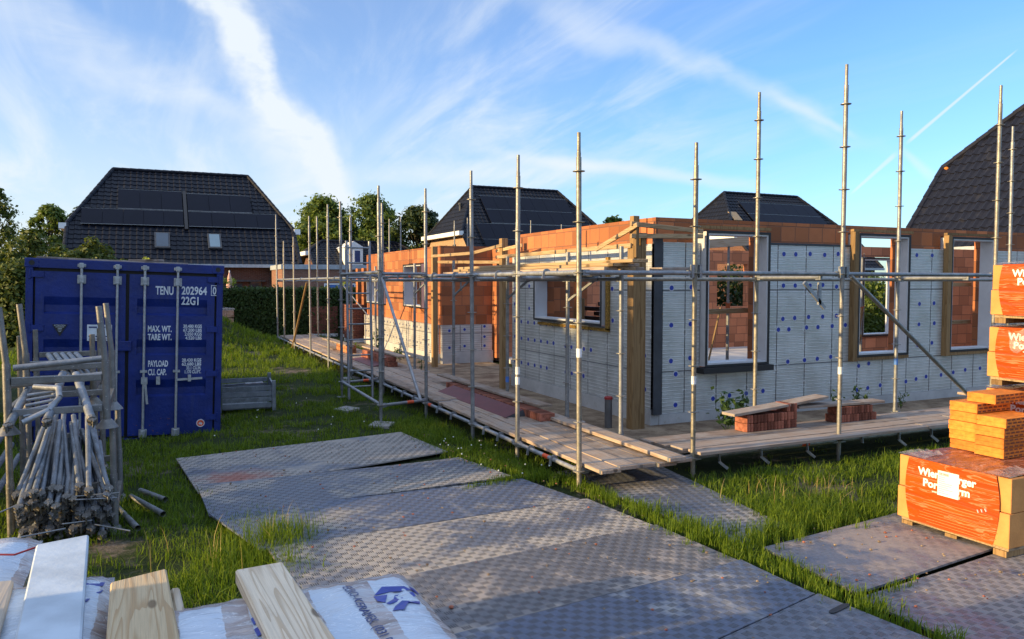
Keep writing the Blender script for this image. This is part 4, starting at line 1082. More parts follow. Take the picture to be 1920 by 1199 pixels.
sc_t = thing('access_tower', 'narrow scaffold access tower with a ladder, standing out into the grass', 'scaffold', (-.8,4.5,0))
for (x, y, t, f) in ((-.83,4.45,3.52,-.04),(-.76,7.40,3.57,.0)): standard(sc_t,-.8,4.5,x,y,t,f,.28,'galv')
ledger(sc_t,-.8,4.5,(-.83,4.45,.28),(-.76,7.4,.28),mat='galv_pale'); ledger(sc_t,-.8,4.5,(-.83,4.45,2.25),(-.76,7.4,2.25))
for y, x, z in ((4.5,-.83,.26),(7.38,-.76,.26),(4.5,-.83,2.23),(7.38,-.76,2.23)): ledger(sc_t,-.8,4.5,(x,y,z),(0,y+.25,z),tape=[.55] if z < 1 else None)
lad = thing('ladder', 'steel ladder leaning inside the access tower', 'ladder', (-.70,7.0,0))
for x in (0,.43):
    s = MB(); s.tube((x-.02,0,0),(x+.06,.45,2.86),.024,10); s.build('stile', M['galv'], lad, smooth=True)
for k in range(10):
    z = .22+k*.28; f = z/2.86; s = MB(); s.tube((-.02+.08*f,.45*f,z),(.43-.02+.08*f,.45*f,z),.015,8); s.build('rung', M['galv'], lad, smooth=True)
def paver(x, y, label):
    b = MB(); b.box(-.16,.16,-.16,.16,0,.045); tag(b.build('concrete_tile', M['paver'], None, (x,y,float(gz(x,y))+.005), (.02,-.03,rx(0,1)), bevel=.006), label, 'paving tile', 'foot tiles under the scaffold')
paver(-1.0,6.0,'grey concrete tile lying in the grass by the ladder foot'); paver(-.83,4.42,'grey concrete tile under the front foot of the access tower'); paver(-.02,9.9,'grey concrete tile under a far standard of the long scaffold')
standard(sc_l,0,0,0,9.9,3.5,-.02,mat='galv')

sc_b = thing('scaffold', 'distant scaffold standards rising behind the unfinished house', 'scaffold', (4,21.2,0))
for a, t in [(4.08,4.45),(4.51,4.55),(6.67,4.47),(7.21,4.6),(9.28,4.5),(9.95,4.6),(11.35,4.48),(12.73,4.5)]:
    standard(sc_b,4,21.2,a,21.2,t,0,.2,'galv',False)
ledger(sc_b,4,21.2,(4.08,21.2,2.2),(12.73,21.2,2.2))
sc_c = thing('scaffold', 'single scaffold standard tip in front of the large right-hand roof', 'scaffold', (13.4,3.6,0))
standard(sc_c,13.4,3.6,13.4,3.6,3.42,0,.2,'galv',False)

# ------------------------------------------------------------------ boards
PL = MB(); PL.box(-.5,.5,-.5,.5,-.5,.5)
def board(name, p0, p1, w, h, mat, label, cat, group=None, roll=0.0, band=False):
    """a loose board from p0 to p1 (centre line of its underside)"""
    p0 = Vector(p0); p1 = Vector(p1); d = p1-p0; L = d.length
    along_x = abs(d.x) > abs(d.y)
    yaw = math.atan2(d.y,d.x) - (0 if along_x else math.pi/2)
    tilt = math.asin(d.z/L)
    mb = MB(); n = 7; sag = rx(-.006,.004)
    def sec(t):
        z = sag*math.sin(math.pi*t)
        return t*L, z
    v = []
    for k in range(n+1):
        t, z = sec(k/n)
        for a, b in ((-w/2,0),(w/2,0),(w/2,h),(-w/2,h)):
            v.append((t,-a,z+b) if along_x else (a,t,z+b))
    f = [(0,1,2,3),tuple(4*n+i for i in (3,2,1,0))]
    for k in range(n):
        for q in range(4): f.append((4*k+q,4*k+(q+1)%4,4*k+4+(q+1)%4,4*k+4+q))
    mb.add(v,f)
    o = mb.build(name, mat, None, p0, (0 if along_x else tilt, -tilt if along_x else 0, yaw), bevel=.004)
    if roll: o.rotation_euler[1 if not along_x else 0] += roll
    tag(o,label,cat,group)
    if band:
        for t in (.012,L-.047):
            b = MB()
            if along_x: b.box(t,t+.035,-w/2-.002,w/2+.002,-.002,h+.002)
            else: b.box(-w/2-.002,w/2+.002,t,t+.035,-.002,h+.002)
            b.build('end_band', M['galv'], o)
    return o
GL = 'boards decking the long left platform'; GR = 'boards decking the front platform'
for i in range(5):
    x = .155+i*.228; b = [-.36,-.32,-.30,-.34,-.30][i]; k = 0
    while b < 20.3:
        L = min(rx(4.0,5.2),20.7-b)
        board('scaffold_board',(x,b,.235+rx(0,.01)+(.012 if k%2 else 0)),(x+rx(-.01,.01),b+L,.235+rx(0,.01)),.222,.038,M['plank_y'],'weathered grey-brown scaffold board in the deck of the long left platform','board',GL,band=(k == 0))
        b += L+.01; k += 1
for i in range(4):
    y = -.02+i*.235; a = [1.42,1.36,1.30,1.26][i]; k = 0
    while a < 9.6:
        L = min(rx(3.2,4.6),9.9-a)
        board('scaffold_board',(a,y,.235+rx(0,.008)),(a+L,y+rx(-.01,.01),.235+rx(0,.008)),.215,.038,M['plank_x'],'weathered grey-brown scaffold board in the deck of the front platform','board',GR)
        a += L+.012; k += 1
# three boards dumped across the corner on the deck
board('scaffold_board',(.92,-.40,.292),(.95,3.5,.292),.20,.04,M['plank_y'],'long loose board on the corner deck, sunlit at its sawn near end','board',band=True)
# a raised stack of long boards at upper level
UP = [(.62,.36,2.232),(.80,.30,2.232),(.98,.42,2.232),(.66,.22,2.272),(.86,.30,2.272),(.76,.16,2.310)]
for k, (x, b, z) in enumerate(UP):
    board('scaffold_board',(x,b+rx(-.1,.1),z),(x+rx(-.04,.04),5.2+rx(-.3,.5),z),.20,.036,M['posty'] if k % 2 else M['plank_y'],'long pale board in the stack resting on the upper ledgers','board','boards stacked on the upper scaffold level')
board('scaffold_board',(1.3,.55,2.235),(2.0,.72,2.245),.19,.034,M['plank_x'],'short dark board end lying right of the stacked upper boards','board')

# ------------------------------------------------------------------ facing bricks
BW, BH, BL = .049, .10, .21
bmesh_ = MB(); bmesh_.box(-BW/2,BW/2,-BL/2,BL/2,0,BH)
b0 = bmesh_.build('brick', M['brick'], bevel=.003); BRICK = b0.data; bpy.data.objects.remove(b0)
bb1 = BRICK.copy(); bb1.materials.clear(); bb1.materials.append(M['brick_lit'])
def brick(x, y, z, rz, label, group, mesh=None):
    o = link('brick', mesh or BRICK, None, (x,y,z), (rx(-.015,.015),rx(-.02,.02),rz+rx(-.04,.04))); tag(o,label,'brick',group); return o
Z0 = .278
for row in range(2):
    for k in range(15):
        brick(2.66+k*.0545,.62,Z0+row*.104,0,'upright red brick in the left stack on the front platform, under the tilted board','bricks in the left front stack')
for k in range(3): brick(3.42-k*.0545,.62,Z0+.208,0,'upright red brick on the top right of the left front stack','bricks on top of the left front stack')
for row, n in ((0,13),(1,11)):
    for k in range(n):
        brick(4.16+k*.0545+(.03 if row else 0),.60,Z0+row*.104,0,'upright red brick in the right stack on the front platform','bricks in the right front stack')
board('scaffold_board',(2.40,.58,.492),(4.02,.66,.60),.22,.034,M['plank_x'],'board tilted across the left brick stack on the front platform','board')
board('scaffold_board',(3.52,.66,.50),(4.98,.58,.492),.21,.032,M['plank_x'],'board lying level on the right brick stack of the front platform','board')
for k in range(8): brick(6.95+k*.0545,.5,Z0,0,'red brick in the stack half hidden behind the wrapped blocks','bricks behind the wrapped blocks')
for k in range(8): brick(6.95+k*.0545,.5,Z0+.104,0,'red brick in the stack half hidden behind the wrapped blocks','bricks behind the wrapped blocks')
board('scaffold_board',(6.6,.5,.492),(8.1,.5,.492),.2,.034,M['plank_x'],'board on the brick stack half hidden behind the wrapped blocks','board')
for k in range(66):
    brick(.80,2.24+k*.0545,Z0,R(90),'upright red brick in the long row on the left platform','bricks in the long row on the left platform')
for k in range(0): brick(.80,2.7+k*.0545,Z0+.103,R(90),'red brick lying on top near the end of the long row','bricks on top of the long row')
board('scaffold_board',(.98,2.62,.395),(.90,6.6,.395),.20,.032,M['plank_y'],'pale board lying on the long row of bricks on the left platform','board')
rp = thing('metal_sheet', 'dark red folded sheet leaning against the row of bricks on the platform', 'sheet', (.40,2.68,.281))
p = MB(); p.add([(0,0,.0),(.27,.02,.088),(.29,2.75,.088),(0,2.75,0),(0,0,-.003),(.27,.02,.084),(.29,2.75,.084),(0,2.75,-.003)],[(0,1,2,3),(7,6,5,4),(0,4,5,1),(1,5,6,2),(2,6,7,3),(3,7,4,0)]); p.build('sheet', M['red_panel'], rp)
p = MB(); p.add([(0,0,-.002),(.30,.0,.0),(.275,.018,.084)],[(0,1,2)]); p.add([(0,.004,-.002),(.30,.004,.0),(.275,.022,.084)],[(0,2,1)]); p.build('end_fold', M['anth'], rp)
for row in range(2):
    for k in range(26):
        brick(.72,12.9+k*.0545,Z0+row*.104,R(90),'brick coloured as sunlit in the far stack on the left platform','bricks in the far platform stack',bb1)
for k in range(44): brick(.78,9.4+k*.0545,Z0,R(90),'brick in the low row beyond the access tower','bricks in the low row beyond the tower')
for k in range(40): brick(.78,9.5+k*.0545,Z0+.104,R(90),'brick in the low row beyond the access tower','bricks in the low row beyond the tower')
board('scaffold_board',(.62,12.7,.49),(.55,15.4,.49),.22,.034,M['plank_y'],'sunlit board on the far brick stack','board')
board('scaffold_board',(.95,9.2,.49),(.9,12.2,.49),.2,.034,M['plank_y'],'board on the low brick row beyond the access tower','board')
rp2 = MB(); rp2.box(-.15,.15,0,1.9,0,.012); tag(rp2.build('metal_sheet', M['red_panel'], None, (.52,9.6,.290), (0,R(-6),0)), 'dark red sheet lying flat beyond the ladder', 'sheet')
def brick_pack(x, y, z, lx, ly, h, rz, label):
    o = thing('brick_pack', label, 'brick pack', (x,y,z), (0,0,rz), 'brick packs at the far end')
    b = MB(); b.box(-lx/2,lx/2,-ly/2,ly/2,.12,.12+h); b.build('bricks', M['packbrick'], o)
    b = MB()
    for yy in (-ly/2+.05,0,ly/2-.05): b.box(-lx/2,lx/2,yy-.05,yy+.05,0,.119)
    b.build('pallet', M['white_trim'], o)
brick_pack(2.05,24.6,0,1.1,2.6,1.05,0,'sunlit pack of red bricks by the hedge behind the far standards')
brick_pack(2.75,20.4,0,.9,.9,1.2,0,'smaller pack of dark bricks left of the ladder')
brick_pack(3.2,22.8,0,1.0,1.0,1.15,0,'pack of red bricks farthest right, behind the ladder rungs')

# ------------------------------------------------------------------ shipping container
ct = thing('shipping_container', 'dark blue shipping container with white markings on its doors', 'container', (-3.03,5.19,-.25), (0,R(2.0),0))
CW, CH, CL = 2.438, 2.591, 6.06
b = MB()
b.box(-CW,0,0,.10,CH-.115,CH)              # header
b.box(-CW,0,0,.10,0,.14)                   # sill
b.box(-CW,-CW+.085,0,.12,.14,CH-.115); b.box(-.085,0,0,.12,.14,CH-.115)
b.build('end_frame', M['blue'], ct, bevel=.006)
# corrugated sides and roof
def corr(n, L, x0, x1):
    pts = []
    for k in range(n):
        y0 = .12+(L-.24)*k/n; st = (L-.24)/n
        pts += [(x0,y0),(x0,y0+st*.35),(x1,y0+st*.5),(x1,y0+st*.85)]
    return pts+[(x0,L-.12)]
b = MB()
for xo, xi in ((-.012,-.048),(-CW+.012,-CW+.048)):
    ps = corr(20,CL,xo,xi); n = len(ps); v = [(x,y,.14) for x,y in ps]+[(x,y,CH-.10) for x,y in ps]
    b.add(v,[(k,k+1,n+k+1,n+k) for k in range(n-1)])
ps = corr(20,CL,CH-.012,CH-.034); n = len(ps); v = [(-CW+.05,y,z) for z,y in ps]+[(-.05,y,z) for z,y in ps]
b.add(v,[(k,k+1,n+k+1,n+k) for k in range(n-1)])
b.box(-CW,-CW+.06,.12,CL,.0,.14); b.box(-.06,0,.12,CL,0,.14); b.box(-CW,-CW+.06,.12,CL-.01,CH-.095,CH-.005); b.box(-.06,0,.12,CL-.01,CH-.095,CH-.005)
b.box(-CW,0,CL-.08,CL,0,CH-.006)
b.build('body', M['blue'], ct)
for x in (-CW+.07,-.07):
    for z in (.06,CH-.06):
        q = MB(); q.box(x-.082,x+.082,-.008,.16,z-.062,z+.062); cc = q.build('corner_casting', M['blue'], ct, bevel=.008)
        q = MB(); q.lathe([(.034,0),(.034,.004)],14); q.build('casting_hole', M['black'], cc, (x,-.0085,z), (R(90),0,0))
gk = MB(); gk.box(-CW+.086,-.086,.075,.09,.141,CH-.116); gk.build('gasket', M['black'], ct)
MID = -1.235
door_parts = []
for (x0, x1, name) in ((-CW+.11,MID-.022,'left'),(MID+.022,-.11,'right')):
    zs = [.17,.36,.40,.46,.50,.80,.84,.95,.99,1.28,1.32,1.43,1.47,1.80,1.84,1.95,1.99,CH-.165]
    # pressed recesses: outer face at y=.012, recess floor at .045
    prof = []
    segs = [(.17,.012),(.56,.012),(.60,.047),(.74,.047),(.87,.012),(1.03,.012),(1.07,.047),(1.21,.047),(1.34,.012),(1.50,.012),(1.54,.047),(1.70,.047),(1.83,.012),(CH-.165,.012)]
    # merge the recess positions seen on the doors (three troughs)
    segs = [(.17,.012),(.72,.012),(.745,.046),(.84,.046),(.955,.012),(1.30,.012),(1.325,.046),(1.41,.046),(1.52,.012),(1.86,.012),(1.885,.046),(1.98,.046),(2.09,.012),(CH-.165,.012)]
    b = MB(); mg = .10
    xa, xb = x0+mg, x1-mg
    n = len(segs); v = [(xa,y,z) for z,y in segs]+[(xb,y,z) for z,y in segs]
    b.add(v,[(k,k+1,n+k+1,n+k) for k in range(n-1)])
    for sx, xx in ((x0,xa),(xb,x1)):
        b.add([(sx,.012,.17),(xx,.012,.17),(xx,.012,CH-.165),(sx,.012,CH-.165)],[(0,1,2,3)])
        e = xa if xx == xa else xb if sx == xb else xx
    for e in (xa,xb):
        for (za, ya), (zb, yb), (zc, yc), (zd, yd) in ((segs[1],segs[2],segs[3],segs[4]),(segs[5],segs[6],segs[7],segs[8]),(segs[9],segs[10],segs[11],segs[12])):
            b.add([(e,.012,za),(e,yb,zb),(e,yc,zc),(e,.012,zd)],[(0,1,2,3)])
    for e in (x0,x1): b.add([(e,.012,.17),(e,.05,.17),(e,.05,CH-.165),(e,.012,CH-.165)],[(0,1,2,3)])
    b.add([(x0,.012,CH-.165),(x1,.012,CH-.165),(x1,.05,CH-.165),(x0,.05,CH-.165)],[(0,1,2,3)])
    b.add([(x0,.012,.17),(x1,.012,.17),(x1,.05,.17),(x0,.05,.17)],[(0,1,2,3)])
    d = b.build('door', M['blue'], ct); door_parts.append(d)
    for hz in (.40,1.03,1.67,2.385):
        q = MB(); xx = -CW+.05 if name == 'left' else -.05
        q.box(min(xx,xx+(.16 if name == 'left' else -.16)),max(xx,xx+(.16 if name == 'left' else -.16)),-.012,.011,hz-.04,hz+.04)
        q.tube((xx,-.012,hz-.06),(xx,-.012,hz+.06),.014,10); q.build('hinge', M['blue'], d)
dl, dr = door_parts
def rod(door, x, handle):
    s = MB(); s.tube((x,-.035,.05),(x,-.035,CH-.06),.017,12); o = s.build('lock_rod', M['rod'], door, smooth=True)
    for z in (.20,CH-.26):
        q = MB(); q.box(x-.052,x+.052,-.020,.011,z-.06,z+.06); q.box(x-.030,x+.030,-.058,-.02,z-.05,z+.05); q.build('rod_bracket', M['rod'], o, bevel=.006)
    for z in (.07,CH-.075):
        q = MB(); q.box(x-.05,x+.05,-.026,-.001,z-.022,z+.022); q.box(x-.026,x+.026,-.062,-.026,z-.035,z+.035); q.build('cam', M['rod'], o, bevel=.004)
    q = MB(); q.box(x-.045,x+.045,-.055,.011,1.06,1.09); q.build('rod_guide', M['rod'], o)
    if handle:
        q = MB()
        if handle > 0: q.obox((x,-.055,.955),(x+.34,-.055,.975),.03,.012,up=(0,1,0)); q.box(x+.15,x+.19,-.07,.011,.93,1.02)
        else: q.obox((x+.02,-.055,.95),(x+.05,-.055,.62),.03,.012,up=(0,1,0)); q.box(x-.03,x+.05,-.06,.011,.90,.99); q.box(x+.16,x+.21,-.045,.011,.89,1.0)
        q.build('handle', M['rod'], o)
for x, h in ((-1.79,-1),(-1.36,0)): rod(dl,x,h)
for x, h in ((-1.02,-1),(-.60,1)): rod(dr,x,h)
q = MB(); q.box(MID-.12,MID+.06,-.03,.008,1.36,1.50); q.build('lock_box', M['blue'], dr, bevel=.008)
def mark(body, x0, x1, z, h, parent=dr, bold=.004):
    o = text_mesh('lettering', body, 1.0, M['white_paint'], parent, (x0,.0100,z), FRONT, 'LEFT', 1, bold/h*.7, .001)
    co = [v.co for v in o.data.vertices]; a = min(c.x for c in co); b = max(c.x for c in co); t = max(c.y for c in co)
    for v in o.data.vertices: v.co.x = (v.co.x-a)/(b-a)*(x1-x0); v.co.y *= h/t
    return o
mark('TENU',-.885,-.655,2.155,.115); mark('202964',-.55,-.215,2.165,.115); mark('0',-.138,-.088,2.175,.11); mark('22G1',-.55,-.325,2.02,.112)
q = MB()
for (xa,xb,za,zb) in ((-.160,-.152,2.155,2.305),(-.074,-.066,2.155,2.305),(-.152,-.074,2.155,2.163),(-.152,-.074,2.297,2.305)): q.box(xa,xb,.0085,.0115,za,zb)
q.build('lettering', M['white_paint'], dr)
mark('MAX. WT.',-.975,-.67,1.63,.085); mark('TARE WT.',-.975,-.67,1.515,.085); mark('PAYLOAD',-.965,-.71,1.14,.085); mark('CU. CAP.',-.965,-.73,1.02,.085)
for zt, rows in ((1.69,(('30.480 KGS',-.52),('67.200 LBS',-.52),('2.050 KGS',-.50),('4.520 LBS',-.49))),(1.205,(('28.430 KGS',-.53),('62.680 LBS',-.53),('33.1 CU.M.',-.47),('1.170 CU.FT.',-.49)))):
    for k, (a, xl) in enumerate(rows): mark(a,xl,-.275,zt-k*.056,.046,dr,.002)
q = MB(); q.box(-1.72,-1.42,.004,.0105,1.50,1.72); pl = q.build('data_plate', M['white_paint'], dl)
q = MB()
for k, (xa, xb) in enumerate(((-1.70,-1.60),(-1.57,-1.50),(-1.70,-1.64),(-1.62,-1.52),(-1.50,-1.44))):
    zz = (1.685,1.685,1.56,1.56,1.56)[k]; q.box(xa,xb,.0015,.004,zz-.010,zz+.010)
for k in range(2): q.box(-1.70,-1.45,.0015,.004,1.525-k*.012,1.530-k*.012)
q.build('small_print', M['ink_dark'], pl)
q = MB(); q.prism([(-2.13,1.72),(-1.95,1.72),(-2.04,1.56)],1,.002,.0105); ts = q.build('warning_sticker', M['black'], dl)
text_mesh('lettering','ATTENTION',.026,M['white_paint'],ts,(-2.04,.0015,1.697),FRONT,'CENTER',.9,0,.0005)
q = MB()
for k, w in enumerate((.10,.05,.05,.03)): q.box(-2.04-w/2,-2.04+w/2,.0005,.0015,1.682-k*.02,1.687-k*.02)
q.build('lettering', M['white_paint'], ts)
q = MB(); q.lathe([(.056,0),(.056,.006)],24); em = q.build('emblem', M['white_paint'], dr, (-.27,.011,.315), (R(90),0,0))
q = MB(); q.lathe([(.045,0),(.045,.0022)],24,(0,0,.006)); q.build('emblem_disc', M['tape_red'], em)
text_mesh('lettering','shp',.042,M['white_paint'],em,(0,-.014,.0086),(0,0,0),'CENTER',.8,.003,.0008)
# boards lying on the container roof
board('timber_board',(-5.3,5.6,2.432),(-3.4,5.9,2.365),.18,.025,M['plank_x'],'long weathered board lying on the container roof','board')
board('timber_board',(-4.15,5.7,2.402),(-3.75,5.45,2.40),.14,.03,M['plank_x'],'short board end lying on top of the long roof board','board')
board('timber_board',(-4.9,5.35,2.405),(-3.65,5.50,2.362),.12,.02,M['plank_x'],'thin board at the front edge of the container roof','board')

# ------------------------------------------------------------------ post racks with tubes (left)
def rack(z, x0, x1, y0, y1, h, label, tilt=0.0, loc=(0,0)):
    o = thing('tube_rack', label, 'rack', (x0,y0,z), (0,0,0), 'stacked steel post racks')
    W, D = x1-x0, y1-y0
    for (x, y) in ((0,0),(W,0),(0,D),(W,D)):
        s = MB(); s.tube((x,y,0),(x,y,h*.55),.030,14); s.tube((x,y,h*.53),(x-tilt*.1,y,h),.025,14)
        p = s.build('post', M['rack'], o, smooth=True)
        s = MB(); s.lathe([(.038,.04),(.085,-.02),(.09,-.03),(.038,-.02)],16,(x,y,.02)); s.build('cup', M['rack'], p, smooth=True)
    for zz in (.16,.42):
        for y in (0,D):
            s = MB(); s.box(.03,W-.03,y-.02,y+.02,zz-.028,zz+.028); s.build('rail', M['rack'], o, bevel=.004)
    for x in (0,W):
        s = MB(); s.box(x-.02,x+.02,.03,D-.03,.12,.20); s.build('rail', M['rack'], o, bevel=.004)
    return o
rack(-.04,-4.95,-4.20,.66,1.75,.92,'lower front tube rack holding the big heap of tubes')
rack(.88,-4.95,-4.24,.66,1.70,1.02,'upper front tube rack with three fat tubes across it',.4)
rack(-.04,-5.05,-4.42,2.1,3.2,.92,'lower rear tube rack behind the heap of tubes')
rack(.88,-5.05,-4.43,2.1,3.2,.70,'upper rear tube rack with tube ends showing, against the blue container')
def rack_tube(p0, p1, r, label, group, head=True, mat='tube_steel', rings=True):
    """scaffold tube with wedge couplers at its near end p1"""
    p0 = Vector(p0); p1 = Vector(p1); d = (p1-p0); L = d.length
    o = thing('scaffold_tube', label, 'tube', p0, d.to_track_quat('Z','Y').to_euler(), group)
    s = MB(); s.tube((0,0,0),(0,0,L),r,10,caps=False); s.tube((0,0,0),(0,0,.004),r*.99,10); s.build('tube', M[mat], o, smooth=True)
    if head:
        s = MB(); s.tube((0,0,L-.02),(0,0,L+.02),r*1.12,10)
        for sg in (-1,1): s.prism([(-.026,L+.005),(.026,L+.005),(.034,L+.040),(.016,L+.06),(-.016,L+.06),(-.034,L+.040)],1,sg*.017-.008,sg*.017+.008)
        s.box(-.006,.006,-.03,.03,L+.03,L+.085)
        s.build('coupler', M['rack'], o)
    return o
GT = 'tubes heaped in the lower rack'
for k in range(72):
    lay = k//12; i = k % 12
    x1 = -4.87+i*.057+rx(-.025,.025); zt = .56-.072*lay
    y1 = .52-.0*lay+rx(-.10,.14); z1 = zt-.16+rx(-.03,.03)
    x0 = x1*.55+(-4.57)*.45+rx(-.10,.08); y0 = 1.45+rx(-.15,.25); z0 = .82-.075*lay+rx(-.02,.05)
    rack_tube((x0,y0,z0),(x1,y1,z1),.0215,'grey scaffold tube with a wedge coupler in the heap of the lower rack',GT)
rack_tube((-4.62,1.35,1.27),(-4.66,.52,.98),.034,'fat pale tube hanging straight down over the middle of the upper rack',None)
rack_tube((-4.50,1.15,1.28),(-4.34,.45,.98),.034,'fat pale tube slanting to the right across the upper rack',None)
rack_tube((-4.85,1.15,1.20),(-4.92,.50,.97),.032,'fat pale tube at the left of the upper rack, tied with black straps',None)
lf = thing('short_ladder', 'bent pale tube ladder with short rungs lying in the upper rack', 'frame', (-4.78,.62,1.0))
s = MB(); P = [(-.06,-.05,-.03),(.12,.02,.05),(.19,.10,.14),(.17,.25,.20),(-.02,.35,.21)]; s.path(P,.024,10); s.build('side_rail', M['galv_pale'], lf, smooth=True)
for k in range(5):
    s = MB(); s.tube((-.06,.02+k*.06,.01+k*.035),(.14,.06+k*.055,.05+k*.03),.013,8); s.build('rung', M['galv_pale'], lf, smooth=True)
for k in range(5): rack_tube((-4.52+k*.055-.28,2.9,1.22),(-4.62+k*.062,1.95,1.16),.03,'short open-ended tube in the row on the rear rack','tubes in the row on the rear rack',False,'galv')
for k in range(5): rack_tube((-4.9+k*.065,2.9,1.32),(-4.78+k*.065,2.2,1.30),.028,'tube in the upper row of the rear rack','tubes in the upper row of the rear rack',False,'galv')
for k, (y, z) in enumerate(((1.35,1.36),(1.05,1.24))): rack_tube((-5.0,y,z-.02),(-4.28,y,z+.04),.028,('grey tube laid crosswise at the back of the upper rack','grey tube laid crosswise in the middle of the upper rack')[k],None,False,'galv')
for k in range(6): rack_tube((-5.25-.07*k,3.3,.18+.13*k),(-5.22-.05*k,.9,.10+.13*k),.03,'tube standing in the dark heap at the left edge','tubes in the dark heap at the left edge',True,'galv')
for p0, p1, l in (((-4.10,1.55,.03),(-3.82,.72,.05),'grey tube lying loose in the grass beside the racks'),((-4.02,1.75,.03),(-3.80,1.25,.04),'second tube half hidden in the grass behind the first loose one'),((-4.22,1.3,.02),(-4.02,.45,.03),'loose tube nearest the rack legs, deep in the grass')):
    rack_tube(p0,p1,.026,l,None,False,'galv')
# thin wire ends sticking out of the heap
for k in range(7):
    s = MB(); y = .42+rx(-.12,.05); z = rx(.03,.40); x = rx(-4.9,-4.3); s.path([(x,y,z),(x+rx(.2,.4)*(1 if k%2 else -1),y+rx(-.12,.05),z+rx(-.08,.08))],.006,6)
    tag(s.build('steel_rod', M['galv'], None), 'thin bent rod sticking out of the heap of tubes', 'rod', 'thin rods in the heap of tubes')
# blue-grey bundle behind the racks, left edge
bd = thing('equipment_bundle', 'pale blue boxed equipment piled at the left edge beside the container', 'equipment', (-6.3,5.0,0))
s = MB(); s.box(-.3,.3,-.3,.3,1.75,1.95); s.box(-.34,.32,-.33,.30,1.40,1.72); s.build('box', M['hoist'], bd, bevel=.02)
s = MB(); s.box(-.30,.29,-.30,.30,0,1.39); s.build('base', M['anth'], bd, bevel=.02)
s = MB(); s.lathe([(.06,0),(.06,.02)],14); s.build('reflector', M['tape_red'], bd, (.2,-.335,1.3), (R(90),0,0))

# steel stillage right of the container
cr = thing('stillage_crate', 'low grey steel crate beside the container', 'crate', (-2.92,6.75,-.05), (0,0,R(-4)))
W, D, Hh = .86, 1.2, .40
for k in range(4):
    z = .06+k*.095
    for y, nm in ((0,'front'),(D,'back')):
        s = MB(); s.box(.04,W-.04,y-.012,y+.012,z,z+.075); s.build('slat', M['crate'], cr)
    for x in (0,W):
        s = MB(); s.box(x-.012,x+.012,.04,D-.04,z,z+.075); s.build('slat', M['crate'], cr)
for x, y in ((0,0),(W,0),(0,D),(W,D)):
    s = MB(); s.box(x-.03,x+.03,y-.03,y+.03,0,Hh+.10); s.build('corner_post', M['crate'], cr)
s = MB(); s.box(.05,W-.05,.05,D-.05,.03,.06); s.build('floor', M['crate'], cr)
s = MB(); s.path([(.1,.4,.40),(.4,.2,.44),(.7,.5,.41)],.02,8); s.build('contents', M['galv_pale'], cr)
# plastic-wrapped bundle past the container
wp = thing('wrapped_pallet', 'plastic-wrapped brown bundle on the grass beyond the container', 'pallet', (-1.85,21.5,.18), (0,0,R(10)))
s = MB(); s.box(-.5,.40,-.5,.4,.02,.38); s.box(-.49,.36,-.48,.38,.40,.70); s.box(-.5,.37,-.49,.4,.72,.98); s.build('bundle', m_film('brown_wrapped_goods',(.30,.19,.13),.3,1,(.7,.7,.72),.35), wp, bevel=.02)
s = MB(); s.box(-.52,.39,-.52,.42,.985,1.05); s.build('plastic_cover', M['film_clear'], wp, bevel=.02)

